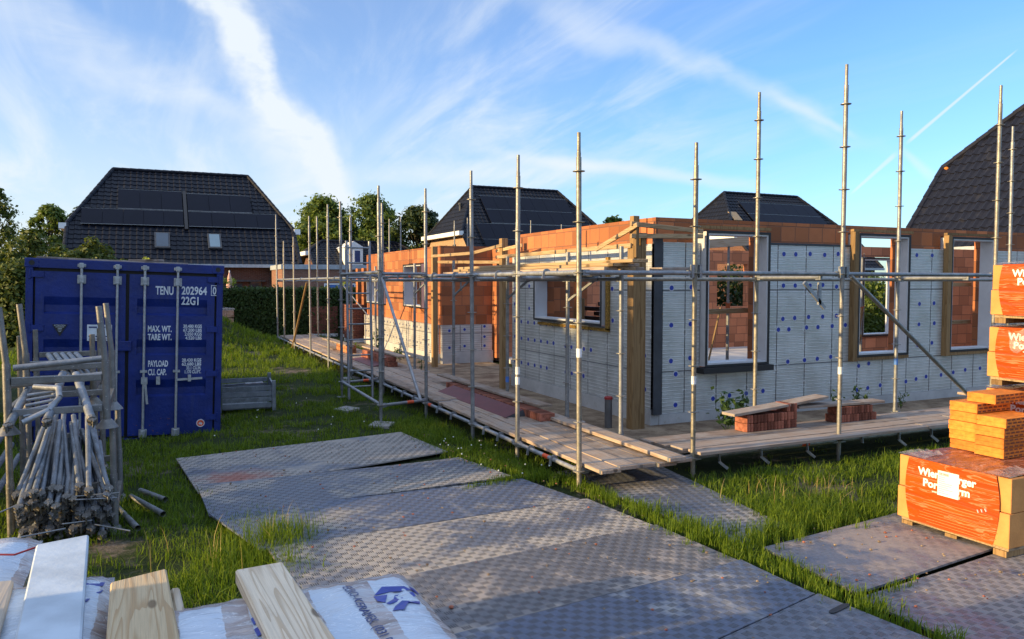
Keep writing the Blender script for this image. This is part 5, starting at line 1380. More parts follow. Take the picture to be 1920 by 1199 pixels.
# ------------------------------------------------------------------ clay block packs (right)
def block_pack(x, y, z, L, D, H, label, text=True, lower=True):
    """wrapped pack: x = left face, y = its far end; L runs towards the viewer (-y), D to the right (+x)"""
    o = thing('block_pack', label, 'block pack', (x,y,z))
    half = H/2
    for (ya, yb, nm) in ((-.135,0,'far'),(-L,-L+.135,'near')):
        for k in range(2):
            b = MB(); off = .012 if (k == 1) else 0
            b.box(off,D-.02,ya+.002,yb-(.004 if k else 0),k*half+.002,(k+1)*half-.002)
            nb = 6
            b.build('end_blocks', M['clay_pale'], o, bevel=.004)
    b = MB(); b.box(.006,D-.02,-L+.137,-.137,.002,H-.002); b.build('inner_blocks', M['clay'], o)
    # film sleeve over the middle, bulging slightly, with a curved edge
    n = 18; v = []; 
    for j in range(9):
        zz = H*j/8
        e = .120-.045*math.sin(math.pi*min(1,zz/H*.9))
        for i in range(n+1):
            t = i/n; yy = -e-(L-2*e)*t
            v.append((-.006-.004*math.sin(math.pi*t), yy, zz+(.002 if j == 8 else 0)))
    f = [(j*(n+1)+i,j*(n+1)+i+1,(j+1)*(n+1)+i+1,(j+1)*(n+1)+i) for j in range(8) for i in range(n)]
    b = MB(); b.add(v,f); b.build('film', M['film'], o, smooth=True)
    # top sheet sagging
    n = 14; v = []
    for j in range(n+1):
        for i in range(n+1):
            xx = -.006+(D+.0)*i/n; yy = -.03-(L-.06)*j/n
            v.append((xx,yy,H+.004+.010*abs(math.sin(i*1.9+j*.7))*(.3+.7*random.random())*(0 if i in (0,) else 1)))
    b = MB(); b.add(v,[(j*(n+1)+i,j*(n+1)+i+1,(j+1)*(n+1)+i+1,(j+1)*(n+1)+i) for j in range(n) for i in range(n)]); b.build('top_film', M['film_top'], o, smooth=True)
    for (xa, xb, ya, yb) in ((-.006,.26,-.24,.004),(-.004,.34,-L,-L+.20)):
        n = 9; v = []
        for j in range(n+1):
            for i in range(n+1):
                u_, w_ = i/n, j/n; v.append((xa+(xb-xa)*u_*(1-.25*abs(w_-.5)*rx(.6,1)), ya+(yb-ya)*w_, H+.012+(.035*u_*abs(math.sin(7*w_+3*u_))*rx(.4,1) if i else 0)))
        b = MB(); b.add(v,[(j*(n+1)+i,j*(n+1)+i+1,(j+1)*(n+1)+i+1,(j+1)*(n+1)+i) for j in range(n) for i in range(n)]); b.build('loose_film', M['film_clear'], o, smooth=True)
    # near end (faces the viewer's side), seen in shade
    if text:
        for body, wdt, zz, ht in (('Wienerberger',.50,H*.765,.062),('Porotherm',.40,H*.60,.062),('www.wienerberger.nl',.24,H*.53,.022)):
            tx = text_mesh('lettering',body,1.0,M['label'],o,(-.0125,-L/2+.03,zz),LEFT,'CENTER',1,.035 if ht > .03 else 0,.0008)
            co = [v.co for v in tx.data.vertices]; a = min(c.x for c in co); b_ = max(c.x for c in co); tt = max(c.y for c in co)
            for v in tx.data.vertices: v.co.x = ((v.co.x-a)/(b_-a)-.5)*wdt; v.co.y *= ht/tt
        b = MB()
        for k in range(3): b.obox((-.0125,-L+.17+.03*k,H*.46-.012*k),(-.0125,-L+.15+.03*k+.03,H*.50-.012*k),.004,.014,up=(1,0,0))
        b.build('logo', M['label'], o)
    # printed light stripes of the sleeve
    b = MB()
    for k in range(9):
        zz = H*(.05+.043*k); w = rx(.26,.36); c = -L/2+rx(-.05,.05)
        b.box(-.0128,-.0118,c-w,c+w*.8,zz,zz+.0035)
    b.box(-.0128,-.0118,-L+.1,-.1,H*.70,H*.704); b.box(-.0128,-.0118,-L+.12,-L+.36,H*.40,H*.406); b.box(-.0128,-.0118,-L+.12,-.1,H*.86,H*.864)
    b.build('printed_stripes', m_cache('film_light'), o)
    # pallet
    b = MB()
    for yy in (-.08,-L/2,-L+.08):
        b.box(.02,D,yy-.05,yy+.05,-.075,-.028)
    b.build('pallet_block', M['post'], o)
    b = MB(); b.box(.03,D,-L+.02,-.02,-.026,-.002); b.build('pallet_deck', M['pallet'], o)
    return o
_mc = {}
def m_cache(k):
    if k not in _mc: _mc[k] = m_plain('light_orange_print', (.60,.19,.06), .3)
    return _mc[k]
pk = block_pack(1.885,-2.17,.108,.95,1.02,.53,'front pack of clay blocks in orange film with a white delivery note')
b = MB(); b.box(-.0155,-.0140,-.555,-.375,.275,.475); lb = b.build('delivery_note', M['label'], pk)
b = MB()
for k in range(11):
    w = rx(.05,.15); b.box(-.0165,-.0156,-.38-w,-.385,.455-k*.016,.459-k*.016)
b.build('small_print', M['print_grey'], lb)
text_mesh('lettering','P08 08038',.022,M['print_grey'],lb,(-.0168,-.385,.445),LEFT,'LEFT',.9,.001,.0004)
L4 = ['bottom pack of the tall block stack, mostly hidden behind the loose blocks','third pack from the top of the tall block stack, only its upper edge showing','second pack from the top of the tall block stack, with torn film','topmost pack of the tall block stack, with clear film bunched on top']
for k in range(4):
    bp = block_pack(3.10+rx(-.02,.02),-2.12+rx(-.015,.015),.11+k*.565,.95,1.02,.455,L4[k])
    if k == 3:
        n = 10; v = []
        for j in range(n+1):
            for i in range(n+1):
                xx, yy = .05+.55*i/n, -.10-.5*j/n
                v.append((xx,yy,.46+.075*math.sin(math.pi*i/n)*math.sin(math.pi*j/n)*rx(.5,1.1)))
        q = MB(); q.add(v,[(j*(n+1)+i,j*(n+1)+i+1,(j+1)*(n+1)+i+1,(j+1)*(n+1)+i) for j in range(n) for i in range(n)]); q.build('bunched_film', M['film_clear'], bp, smooth=True)
    if k == 2:
        n = 7; v = []
        for j in range(n+1):
            for i in range(n+1): v.append((-.016-.010*random.random(),-.20-.22*i/n-.02*j/n,.43-.17*j/n-.03*math.sin(i)))
        q = MB(); q.add(v,[(j*(n+1)+i,j*(n+1)+i+1,(j+1)*(n+1)+i+1,(j+1)*(n+1)+i) for j in range(n) for i in range(n)]); q.build('torn_film', M['film_clear'], bp, smooth=True)
# loose perforated blocks on the front pack
def loose_block_mesh(L, D, H):
    """grooved left face, cell-perforated near end"""
    b = MB()
    g = H*.5
    b.box(0,D,-L,0,.002,g-.004,0); b.box(.006,D,-L+.003,-.003,g-.004,g+.004,0); b.box(0,D,-L,0,g+.004,H-.002,0)
    cols, rows = 7, 3
    for r in range(rows):
        for c in range(cols):
            w = D/cols; h = H/rows
            x0 = c*w+w*.16+(.3*w if r % 2 else 0)
            if x0+w*.66 > D-.004: continue
            b.box(x0,x0+w*.66,-L-.0012,-L+.01,r*h+h*.28,r*h+h*.76,1)
    me_o = b.build('clay_block', [M['clay'],M['hole']]); me = me_o.data; bpy.data.objects.remove(me_o); return me
LBM = loose_block_mesh(.245,.46,.082)
HZ = .638+.014
for k in range(5):
    tag(link('clay_block',LBM,None,(2.46+rx(-.012,.012),-2.215+rx(-.006,.006),HZ+k*.0835),(0,0,rx(-.02,.02))),'loose orange perforated block in the left column on the front pack','clay block','loose blocks of the left column')
for k in range(4):
    tag(link('clay_block',LBM,None,(2.43+rx(-.012,.012),-2.470+rx(-.006,.006),HZ+k*.0835),(0,0,rx(-.02,.02))),'loose orange perforated block in the right column on the front pack','clay block','loose blocks of the right column')
tag(link('clay_block',LBM,None,(2.55,-2.31,HZ+5*.0835+.0),(0,0,.03)),'single orange block on the very top of the loose block columns','clay block')

# ------------------------------------------------------------------ foreground packs and timber
def film_z(W, D, z1, x, y):
    s, t = 1+x/W, -y/D
    ed = max(0,min(s,1-s,t,1-t)); dz = -.05*max(0,1-ed/.10)**2
    return z1+dz+.010*math.sin(s*23+t*5)*math.cos(t*17)*min(1,ed*8)+.003*math.sin(s*61+t*37)
def conform(o, W, D, z1):
    """lay a flat print on the film"""
    a = o.rotation_euler[2]; ca, sa = math.cos(a), math.sin(a); l = o.location
    z0 = min(v.co.z for v in o.data.vertices)
    for v in o.data.vertices:
        x = ca*v.co.x*o.scale[0]-sa*v.co.y+l.x; y = sa*v.co.x*o.scale[0]+ca*v.co.y+l.y
        v.co.z = film_z(W,D,z1,x,y)+.0035+(v.co.z-z0)*.5
    o.location.z = 0
def tile_pack(x0, x1, y0, y1, z1, label):
    W, D = x1-x0, y1-y0
    o = thing('tile_pack', label, 'tile pack', (x1,y1,.0))
    n = 26; v = []
    for j in range(n+1):
        for i in range(n+1):
            s, t = i/n, j/n
            v.append((-W*(1-s), -D*t, film_z(W,D,z1,-W*(1-s),-D*t)))
    f = [(j*(n+1)+i,j*(n+1)+i+1,(j+1)*(n+1)+i+1,(j+1)*(n+1)+i) for j in range(n) for i in range(n)]
    rim = list(range(n+1))+[j*(n+1)+n for j in range(1,n+1)]+[n*(n+1)+i for i in range(n-1,-1,-1)]+[j*(n+1) for j in range(n-1,0,-1)]
    o0 = len(v); m = len(rim)
    for k in rim: v.append((v[k][0]*1.0+rx(-.006,.006), v[k][1]+rx(-.006,.006), .12))
    f += [(rim[k],rim[(k+1)%m],o0+(k+1)%m,o0+k) for k in range(m)]
    b = MB(); b.add(v,f); b.build('wrapped_tiles', M['wrap'], o, smooth=True)
    b = MB()
    for xx in (-W+.06,-W/2,-.06): b.box(xx-.05,xx+.05,-D+.02,-.02,.0,.095)
    b.box(-W,0,-D,0,.097,.118); b.build('pallet', M['pallet'], o)
    return o
ZP = .86
tp = tile_pack(-3.90,-2.90,-4.95,-3.50,ZP+.025,'plastic-wrapped roof tile pack with blue print, under the two pine beams')
tl = tile_pack(-5.15,-4.035,-4.35,-2.93,ZP,'plastic-wrapped tile pack under the white board at the bottom left')
tile_pack(-5.9,-4.40,-2.86,-2.1,ZP-.04,'dark tile pack partly hidden behind the left wrapped pack')
rb = MB(); rb.path([(-4.62,-2.66,ZP+.0),(-4.55,-2.60,ZP+.02),(-4.45,-2.62,ZP+.01),(-4.36,-2.55,ZP+.015)],.0045,6); tag(rb.build('strap', M['red_cap'], None), 'red strap lying behind the white board', 'strap')
# blue print on the wrap (prints lie flat on the film)
UPZ = ZP+.034
text_mesh('lettering','EURO-KERAMEK  (031 0) 45 12',.050,M['ink_dark'],tp,(-.30,-.165,UPZ),(0,0,R(-87)),'LEFT',1.0,0,.001)
text_mesh('lettering','KERAMEK 031 (0) 3 54 12 45',.050,M['ink_dark'],tp,(-.475,-.72,UPZ),(0,0,R(93)),'LEFT',1.0,0,.001)
def print_poly(name, pts, parent, z):
    b = MB()
    for poly in pts: b.prism(poly,2,z,z+.0015)
    return b.build(name, M['ink'], parent)
X0, Y0 = -.20, -.22
print_poly('logo', [[(X0+.00,Y0-.06),(X0+.05,Y0+.01),(X0+.13,Y0-.03),(X0+.145,Y0-.07),(X0+.10,Y0-.07),(X0+.07,Y0-.045)],
  [(X0-.005,Y0-.07),(X0+.05,Y0-.07),(X0+.03,Y0-.12),(X0+.02,Y0-.15),(X0-.005,Y0-.13)],
  [(X0+.03,Y0-.17),(X0+.15,Y0-.12),(X0+.15,Y0-.085),(X0+.075,Y0-.085),(X0+.06,Y0-.12),(X0+.02,Y0-.16)],
  [(X0+.02,Y0-.25),(X0+.06,Y0-.26),(X0+.10,Y0-.19),(X0+.14,Y0-.20),(X0+.15,Y0-.17),(X0+.08,Y0-.17),(X0+.04,Y0-.21)],
  ], tp, UPZ)
b = MB(); b.lathe([(.020,0),(.020,.0015)],16,(X0+.165,Y0-.05,UPZ-.008)); b.build('logo', M['ink'], tp)
print_poly('logo', [[(-.66,-.30),(-.60,-.22),(-.585,-.27),(-.655,-.36)],[(-.66,-.40),(-.57,-.34),(-.56,-.39),(-.655,-.47)]], tp, UPZ)
print_poly('logo', [[(-.13,-.16),(-.03,-.13),(-.035,-.19),(-.13,-.20)],[(-.13,-.25),(-.03,-.23),(-.04,-.27),(-.13,-.29)],[(-.13,-.33),(-.07,-.35),(-.08,-.38),(-.13,-.37)]], tl, ZP+.006)
for pr in list(tp.children)+list(tl.children):
    if pr.name.split('.')[0] in ('lettering','logo'): conform(pr, *((1.0,1.45,ZP+.025) if pr.parent == tp else (1.115,1.42,ZP)))
def lumber(pts, z, th, mat, label, parts=None):
    """pts: far-left, far-right, near-right, near-left corners of the top face"""
    c = Vector((pts[0][0],pts[0][1],0)); d = Vector((pts[3][0]-pts[0][0],pts[3][1]-pts[0][1],0)); yaw = math.atan2(d.y,d.x)+math.pi/2
    Rm = Matrix.Rotation(-yaw,4,'Z'); q = [Rm @ (Vector((p[0],p[1],0))-c) for p in pts]
    b = MB(); b.prism([(p.x,p.y) for p in q],2,-th,0)
    o = b.build('timber_beam', mat, None, (c.x,c.y,z), (0,0,yaw), bevel=.007); tag(o,label,'beam'); return o
ZT = .905
lumber([(-4.36,-2.66),(-4.155,-2.60),(-4.02,-5.3),(-4.20,-5.3)],ZT+.012,.05,M['white_board'],'long white-painted board slanting across the left wrapped pack')
lumber([(-4.60,-3.00),(-4.395,-3.03),(-4.25,-5.3),(-4.60,-5.3)],ZT-.012,.03,M['ply'],'beige board left of the white-painted board, cut off by the view edge')
lumber([(-4.035,-3.26),(-3.83,-3.19),(-3.735,-5.3),(-3.99,-5.3)],ZT,.06,M['pine'],'yellow pine beam with bold grain and knots, left of the cracked beam')
lumber([(-3.575,-3.385),(-3.385,-3.37),(-3.26,-5.2),(-3.47,-5.2)],ZT+.02,.06,M['pine_grey'],'pale spruce beam with a long crack, right of the yellow beam')
lumber([(-3.818,-3.36),(-3.785,-3.36),(-3.69,-5.2),(-3.73,-5.2)],ZT-.025,.05,M['pine_grey'],'narrow lath tucked along the right side of the yellow pine beam')

# ------------------------------------------------------------------ neighbouring houses
import bmesh as _bm
def tiled_slope(corners, mat, name, parent, tw=.30, th=.36, amp=.035):
    """corners: convex polygon in 3-D on one plane, first edge = eave (left to right seen from outside)"""
    P = [Vector(c) for c in corners]
    u = (P[1]-P[0]).normalized(); n = (P[1]-P[0]).cross(P[2]-P[0]).normalized(); w = n.cross(u).normalized()
    lo = [((p-P[0]).dot(u),(p-P[0]).dot(w)) for p in P]
    x0 = min(a for a,_ in lo); x1 = max(a for a,_ in lo); y1 = max(b for _,b in lo)
    nx = int((x1-x0)/tw)+2; ny = int(y1/th)+2
    prof = [(0,.0),(.12,.85),(.28,1.0),(.42,.55),(.55,.12),(.80,.0)]
    cols = [(x0+(i+t)*tw, h) for i in range(nx) for t, h in prof]+[(x0+nx*tw,0)]
    v = []; f = []; nc = len(cols)
    for j in range(ny):
        for e, lift in ((0,.030),(1,.0)):
            yy = (j+e)*th
            for x, h in cols: v.append(P[0]+u*x+w*yy+n*(h*amp+lift))
        if j: 
            a = (2*j-1)*nc; b = 2*j*nc; f += [(a+i,a+i+1,b+i+1,b+i) for i in range(nc-1)]
        a = 2*j*nc; f += [(a+i,a+i+1,a+nc+i+1,a+nc+i) for i in range(nc-1)]
    me = bpy.data.meshes.new(name); me.from_pydata([tuple(q) for q in v],[],f)
    bm = _bm.new(); bm.from_mesh(me); c = sum(P,Vector())/len(P)
    for k in range(len(P)):
        a, b = P[k], P[(k+1)%len(P)]; no = (b-a).cross(n).normalized()
        if no.dot(c-a) > 0: no = -no
        _bm.ops.bisect_plane(bm, geom=bm.verts[:]+bm.edges[:]+bm.faces[:], plane_co=a-(no*0), plane_no=no, clear_outer=True)
    bm.to_mesh(me); bm.free(); me.materials.append(mat)
    return link(name, me, parent)
def ridge_cap(p0, p1, parent, mat):
    p0 = Vector(p0); p1 = Vector(p1); L = (p1-p0).length; n = max(2,int(L/.40)); b = MB()
    for k in range(n): b.tube(p0.lerp(p1,k/n),p0.lerp(p1,(k+1.06)/n),.115,8,r1=.10)
    b.build('ridge_tiles', mat, parent, smooth=True)
def farmhouse(label, x, y, rz, L, D, ze, zk, zr, inset, wallmat, tilemat='tile', gutter='grey_trim', eave=True, tw=.30, th=.36, amp=.035):
    """half-hipped roof on brick walls: front eave along local x at y=0, depth D, ridge in the middle"""
    o = thing('house', label, 'house', (x,y,0), (0,0,rz), 'finished houses around the plot')
    yr = D/2; s = (zr-ze)/yr; yk = (zk-ze)/s
    F = [(0,0,ze),(L,0,ze),(L,yk,zk),(L-inset,yr,zr),(inset,yr,zr),(0,yk,zk)]
    Bk = [(L,D,ze),(0,D,ze),(0,D-yk,zk),(inset,yr,zr),(L-inset,yr,zr),(L,D-yk,zk)]
    tm = M[tilemat]
    rf = link('roof', None, o); 
    bpy.data.objects.remove(rf)
    m = MB(); ov = .10
    # solid under-roof: closes the volume below the tiles
    m.add([(0,0,ze-.06),(L,0,ze-.06),(L,yk,zk-.06),(L-inset,yr,zr-.06),(inset,yr,zr-.06),(0,yk,zk-.06),(L,D,ze-.06),(0,D,ze-.06),(0,D-yk,zk-.06),(L,D-yk,zk-.06)],
          [(0,1,2,3,4,5),(6,7,8,4,3,9),(2,9,3),(5,4,8)])
    rf = m.build('roof', M['black'], o)
    tiled_slope(F,tm,'roof_tiles',rf,tw,th,amp); tiled_slope(Bk,tm,'roof_tiles',rf,tw,th,amp)
    tiled_slope([(L,yk,zk),(L,D-yk,zk),(L-inset,yr,zr)],tm,'roof_tiles',rf); tiled_slope([(0,D-yk,zk),(0,yk,zk),(inset,yr,zr)],tm,'roof_tiles',rf)
    ridge_cap((inset,yr,zr+.05),(L-inset,yr,zr+.05),rf,tm)
    for a, b in (((0,yk,zk+.04),(inset,yr,zr+.05)),((0,D-yk,zk+.04),(inset,yr,zr+.05)),((L,yk,zk+.04),(L-inset,yr,zr+.05)),((L,D-yk,zk+.04),(L-inset,yr,zr+.05)),
                 ((0,0,ze+.04),(0,yk,zk+.04)),((L,0,ze+.04),(L,yk,zk+.04)),((0,D,ze+.04),(0,D-yk,zk+.04)),((L,D,ze+.04),(L,D-yk,zk+.04))): ridge_cap(a,b,rf,tm)
    w = MB(); e = .35; zc = ze-.10
    w.box(e,L-e,e,D-e,-.2,zc)
    for xx in (e,L-e-.2):
        w.prism([(e,zc+.002),(D-e,zc+.002),(D-yk-.02,zk-.16),(yk+.02,zk-.16)],0,xx,xx+.2)
    w.build('wall', wallmat, o)
    g = MB(); g.box(-.05,L+.05,-.14,-.005,ze-.14,ze+.02); g.box(-.05,L+.05,D+.005,D+.14,ze-.14,ze+.02); g.build('gutter', M[gutter], o)
    for xx in ((-.34,L+.02) if eave else ()): g = MB(); g.box(xx,xx+.32,yk-.35,D-yk+.35,zk-.26,zk+.02); g.build('hip_eave', M['white_trim'], o)
    def plane(px, py, off=.09): return Vector((px,py,ze+s*py))+Vector((0,-s,1)).normalized()*off
    o['_s'] = s
    return o, plane, s
def solar(o, plane, s, rects, rails=True):
    for (xa, xb, ya, yb) in rects:
        n = max(1,round((xb-xa)/1.02)); m = max(1,round((yb-ya)*math.hypot(1,s)/1.68))
        for i in range(n):
            for j in range(m):
                x0 = xa+(xb-xa)*i/n+.008; x1 = xa+(xb-xa)*(i+1)/n-.008; y0 = ya+(yb-ya)*j/m+.006; y1 = ya+(yb-ya)*(j+1)/m-.006
                q = MB(); v = [plane(x0,y0,.10),plane(x1,y0,.10),plane(x1,y1,.10),plane(x0,y1,.10),plane(x0,y0,.14),plane(x1,y0,.14),plane(x1,y1,.14),plane(x0,y1,.14)]
                q.add(v,[(0,3,2,1),(4,5,6,7),(0,1,5,4),(1,2,6,5),(2,3,7,6),(3,0,4,7)]); q.build('solar_panel', M['solar'], o)
        for j in range(m+1):
            yy = ya+(yb-ya)*j/m; q = MB(); q.obox(plane(xa,yy,.135),plane(xb,yy,.135),.02,.02); q.build('panel_rail', M['silver'], o)
def roof_window(o, plane, xa, xb, ya, yb, lit):
    q = MB(); v = [plane(x,y,h) for h in (.04,.14) for x,y in ((xa,ya),(xb,ya),(xb,yb),(xa,yb))]
    q.add(v,[(0,3,2,1),(4,5,6,7),(0,1,5,4),(1,2,6,5),(2,3,7,6),(3,0,4,7)]); f = q.build('roof_window', M['anth'], o)
    d = .08; q = MB(); q.add([plane(x,y,.145) for x,y in ((xa+d,ya+d),(xb-d,ya+d),(xb-d,yb-d*.7),(xa+d,yb-d*.7))],[(0,1,2,3)]); q.build('pane', M['skyglass' if lit else 'glass'], f)
def wwin(o, face, a0, a1, z0, z1, off, frame='white_trim', pane='glass', name='window'):
    q = MB(); r = MB(); w = .06
    if face == 'y':
        for (p,q1,zz0,zz1) in ((a0,a0+w,z0,z1),(a1-w,a1,z0,z1),(a0+w,a1-w,z0,z0+w),(a0+w,a1-w,z1-w,z1)): q.box(p,q1,off-.05,off-.002,zz0,zz1)
        r.box(a0+w,a1-w,off-.03,off-.004,z0+w,z1-w)
    else:
        for (p,q1,zz0,zz1) in ((a0,a0+w,z0,z1),(a1-w,a1,z0,z1),(a0+w,a1-w,z0,z0+w),(a0+w,a1-w,z1-w,z1)): q.box(off-.05,off-.002,p,q1,zz0,zz1)
        r.box(off-.03,off-.004,a0+w,a1-w,z0+w,z1-w)
    f = q.build(name, M[frame], o); r.build('pane', M[pane], f); return f
# left house with the big solar roof
hl, pl_, s_ = farmhouse('wide house with a black roof, two rows of solar panels and two roof windows', -7.62,34.1,0,10.65,11.8,2.99,4.95,8.12,1.9,M['housebrick'])
def LR(px): return px+7.62
solar(hl,pl_,s_,[(LR(-5.45),LR(-2.42),37.28-34.1,38.55-34.1),(LR(-2.18),LR(1.02),37.28-34.1,38.45-34.1),(LR(-7.05),LR(-2.42),36.27-34.1,37.22-34.1),(LR(-2.18),LR(2.35),36.27-34.1,37.22-34.1)])
roof_window(hl,pl_,LR(-3.80),LR(-3.10),34.93-34.1,35.85-34.1,False); roof_window(hl,pl_,LR(-1.34),LR(-.70),34.95-34.1,35.85-34.1,True)
q = MB(); q.obox(pl_(LR(-2.30),36.1-34.1,.1),pl_(LR(-2.30),38.6-34.1,.1),.16,.08); q.build('cable_duct', M['black'], hl)
q = MB(); q.lathe([(.09,0),(.09,.35),(.12,.36),(.12,.44)],10,(LR(2.5),6.2,7.0-.9)); q.build('flue', M['anth'], hl)
wwin(hl,'y',LR(-1.9),LR(.2),.9,2.05,.35,'anth','glass'); wwin(hl,'y',LR(-5.6),LR(-3.6),.7,2.1,.35,'anth','glass'); wwin(hl,'y',LR(.55),LR(1.15),.3,2.2,.35,'anth','glass')
q = MB(); q.box(LR(-2.4),LR(1.3),.05,.33,2.14,2.22); q.build('awning', M['anth'], hl)
# flat-roofed annex
an = thing('annex', 'flat-roofed brick annex with a white roof edge, its brick coloured as sunlit', 'annex', (1.55,30.2,0))
q = MB(); q.box(0,8.5,0,3.6,0,2.72); q.build('wall', M['annexbrick'], an)
q = MB(); q.box(-.06,8.56,-.06,3.66,2.722,2.94); q.build('roof_edge', M['grey_trim'], an)
wwin(an,'y',1.9,3.4,.8,2.05,-.0,'white_trim','tape_blue'); wwin(an,'x',1.2,1.6,1.0,2.0,-.0,'anth','glass')
q = MB()
for x in (1.5,2.2,4.1): q.obox((x+3.6,-.25,1.6),(x+3.75,-.25,2.25),.04,.06)
bx = MB(); bx.box(5.1,5.35,-.3,-.05,1.45,2.35); bx.build('chimney_box', M['white_trim'], an)
# parasol on the terrace
pa = thing('parasol', 'folded pale pink parasol in front of the brick house, above the hedge', 'parasol', (-1.0,27.4,0))
q = MB(); q.tube((0,0,0),(0,0,2.6),.025,8); q.build('pole', M['white_trim'], pa)
q = MB(); q.lathe([(.16,1.15),(.19,1.4),(.15,1.9),(.07,2.35),(.015,2.55)],11); q.build('canopy', M['parasol'], pa, smooth=True)
q = MB(); q.lathe([(.25,0),(.25,.06),(.06,.10)],14); q.build('base', M['anth'], pa)
# mid house
hm, pm_, s2 = farmhouse('house with a beige sunlit gable and solar panels over its roof slope', 14.55,38.3,0,11.2,11.9,3.15,5.45,8.85,2.2,M['palebrick'],'tile','white_trim')
solar(hm,pm_,s2,[(2.35,9.2,3.0,5.15),(1.2,10.0,.6,2.95)])
q = MB(); q.lathe([(.10,0),(.10,.4),(.15,.42),(.15,.55)],10,(1.1,5.5,7.1)); q.build('flue', M['anth'], hm)
q = MB(); q.lathe([(.08,0),(.08,.4),(.12,.42),(.12,.5)],10,(10.1,6.3,7.3)); q.build('flue', M['anth'], hm)
for a in (4.4,6.2,8.0): wwin(hm,'x',a,a+.55,3.7,4.7,.35,'anth','glass')
# third house over the wall
h3, p3_, s3 = farmhouse('small dark roof rising over the wall left of the tall right-hand standards', 31.9,31.9,0,11.3,12.2,3.1,5.35,8.62,2.1,M['housebrick'])
solar(h3,p3_,s3,[(2.6,9.6,3.2,5.2)])
q = MB(); v = [p3_(x,y,h) for h in (.05,.12) for x,y in ((.9,3.6),(1.6,3.6),(1.6,4.3),(.9,4.3))]; q.add(v,[(0,3,2,1),(4,5,6,7),(0,1,5,4),(1,2,6,5),(2,3,7,6),(3,0,4,7)]); 
fr = q.build('roof_window', M['pallet'], h3)
# right house: its eave runs along y, the roof faces the setting sun
hr, pr_, s4 = farmhouse('big tiled roof close by at the right edge of the view', 17.2,10.05,R(-90),11.0,8.3,3.1,5.72,8.51,2.75,M['housebrick'],'tile_blue',eave=False,tw=.26,th=.34,amp=.060)
q = MB(); q.lathe([(.03,0),(.07,.04),(.06,.16),(.02,.20)],8); q.build('verge_end_tile', M['clay'], hr, (-.02,1.98,5.74), (R(90),0,R(100)))
# small house with a dormer behind the annex
hs, ps_, s5 = farmhouse('low dark-roofed house with a white dormer behind the ladder tower', 6.2,47.0,0,8.0,7.4,3.1,4.3,5.1,1.2,M['housebrick'])
q = MB(); q.box(2.1,3.4,.3,3.0,3.25,4.55); q.build('dormer', M['white_trim'], hs)
q = MB(); q.prism([(2.0,4.552),(3.5,4.552),(2.75,5.0)],1,.2,3.0); q.build('dormer_roof', M['white_trim'], hs)
wwin(hs,'y',2.75,3.25,3.45,4.4,.3,'white_trim','ink_dark')

# ------------------------------------------------------------------ trees and tile packs added out of view to cast shade
G2 = 'unseen trees added for shade'
for k, (x, y, h, w) in enumerate([(-19.5,4.1,6.9,4.0),(-20.5,7.2,7.2,4.6),(-21,10.2,6.6,4.0),(-18.5,-4.6,5.2,3.0),(-19.5,-8.2,6.5,4.0)]):
    tree(x,y,h,w,'leafy tree added outside the view, left of the plot, to cast shade','leaf_oak',.35,9000,.20,.06,70,G2)
for k in range(2): tile_pack(-7.9,-6.9,-4.6-1.5*k,-3.25-1.5*k,1.80,'tall wrapped tile pack added outside the view to cast shade')['group'] = 'unseen tile packs added for shade'

# ------------------------------------------------------------------ light
SUN_EL, SUN_AZ = R(11.5), R(178.0)      # azimuth measured from +x towards +y: the sun stands to the left, a hair behind
sd = Vector((math.cos(SUN_AZ)*math.cos(SUN_EL), math.sin(SUN_AZ)*math.cos(SUN_EL), math.sin(SUN_EL)))
sl = bpy.data.lights.new('sun','SUN'); sl.energy = 5.0; sl.angle = R(.6); sl.color = (1.0,.71,.34)
so = link('sun', sl); so.rotation_euler = sd.to_track_quat('Z','Y').to_euler()

wd = bpy.data.worlds.new('World'); scene.world = wd; wd.use_nodes = True
nt = wd.node_tree; nt.nodes.clear()
class WN(NT):
    def __init__(s): s.t = nt
w = WN()
out = w.n('ShaderNodeOutputWorld'); bg = w.n('ShaderNodeBackground'); bg.inputs[1].default_value = .14
sky = w.n('ShaderNodeTexSky', sky_type='NISHITA'); sky.sun_disc = False; sky.sun_elevation = SUN_EL
sky.sun_rotation = math.atan2(sd.x, sd.y)
sky.air_density = 1.0; sky.dust_density = .6; sky.ozone_density = 2.2
gen = w.n('ShaderNodeTexCoord').outputs['Generated']
nrm = w.n('ShaderNodeVectorMath', operation='NORMALIZE'); w.set(nrm.inputs[0], gen); D = nrm.outputs[0]
dx, dy, dz = w.sep(D)
zc = w.math('MAXIMUM', dz, .03)
q = w.comb(w.math('DIVIDE', dx, w.math('ADD', zc, .12)), w.math('DIVIDE', dy, w.math('ADD', zc, .12)))
def dot(v, n):
    nd = w.n('ShaderNodeVectorMath', operation='DOT_PRODUCT'); w.set(nd.inputs[0], v); w.set(nd.inputs[1], n); return nd.outputs['Value']
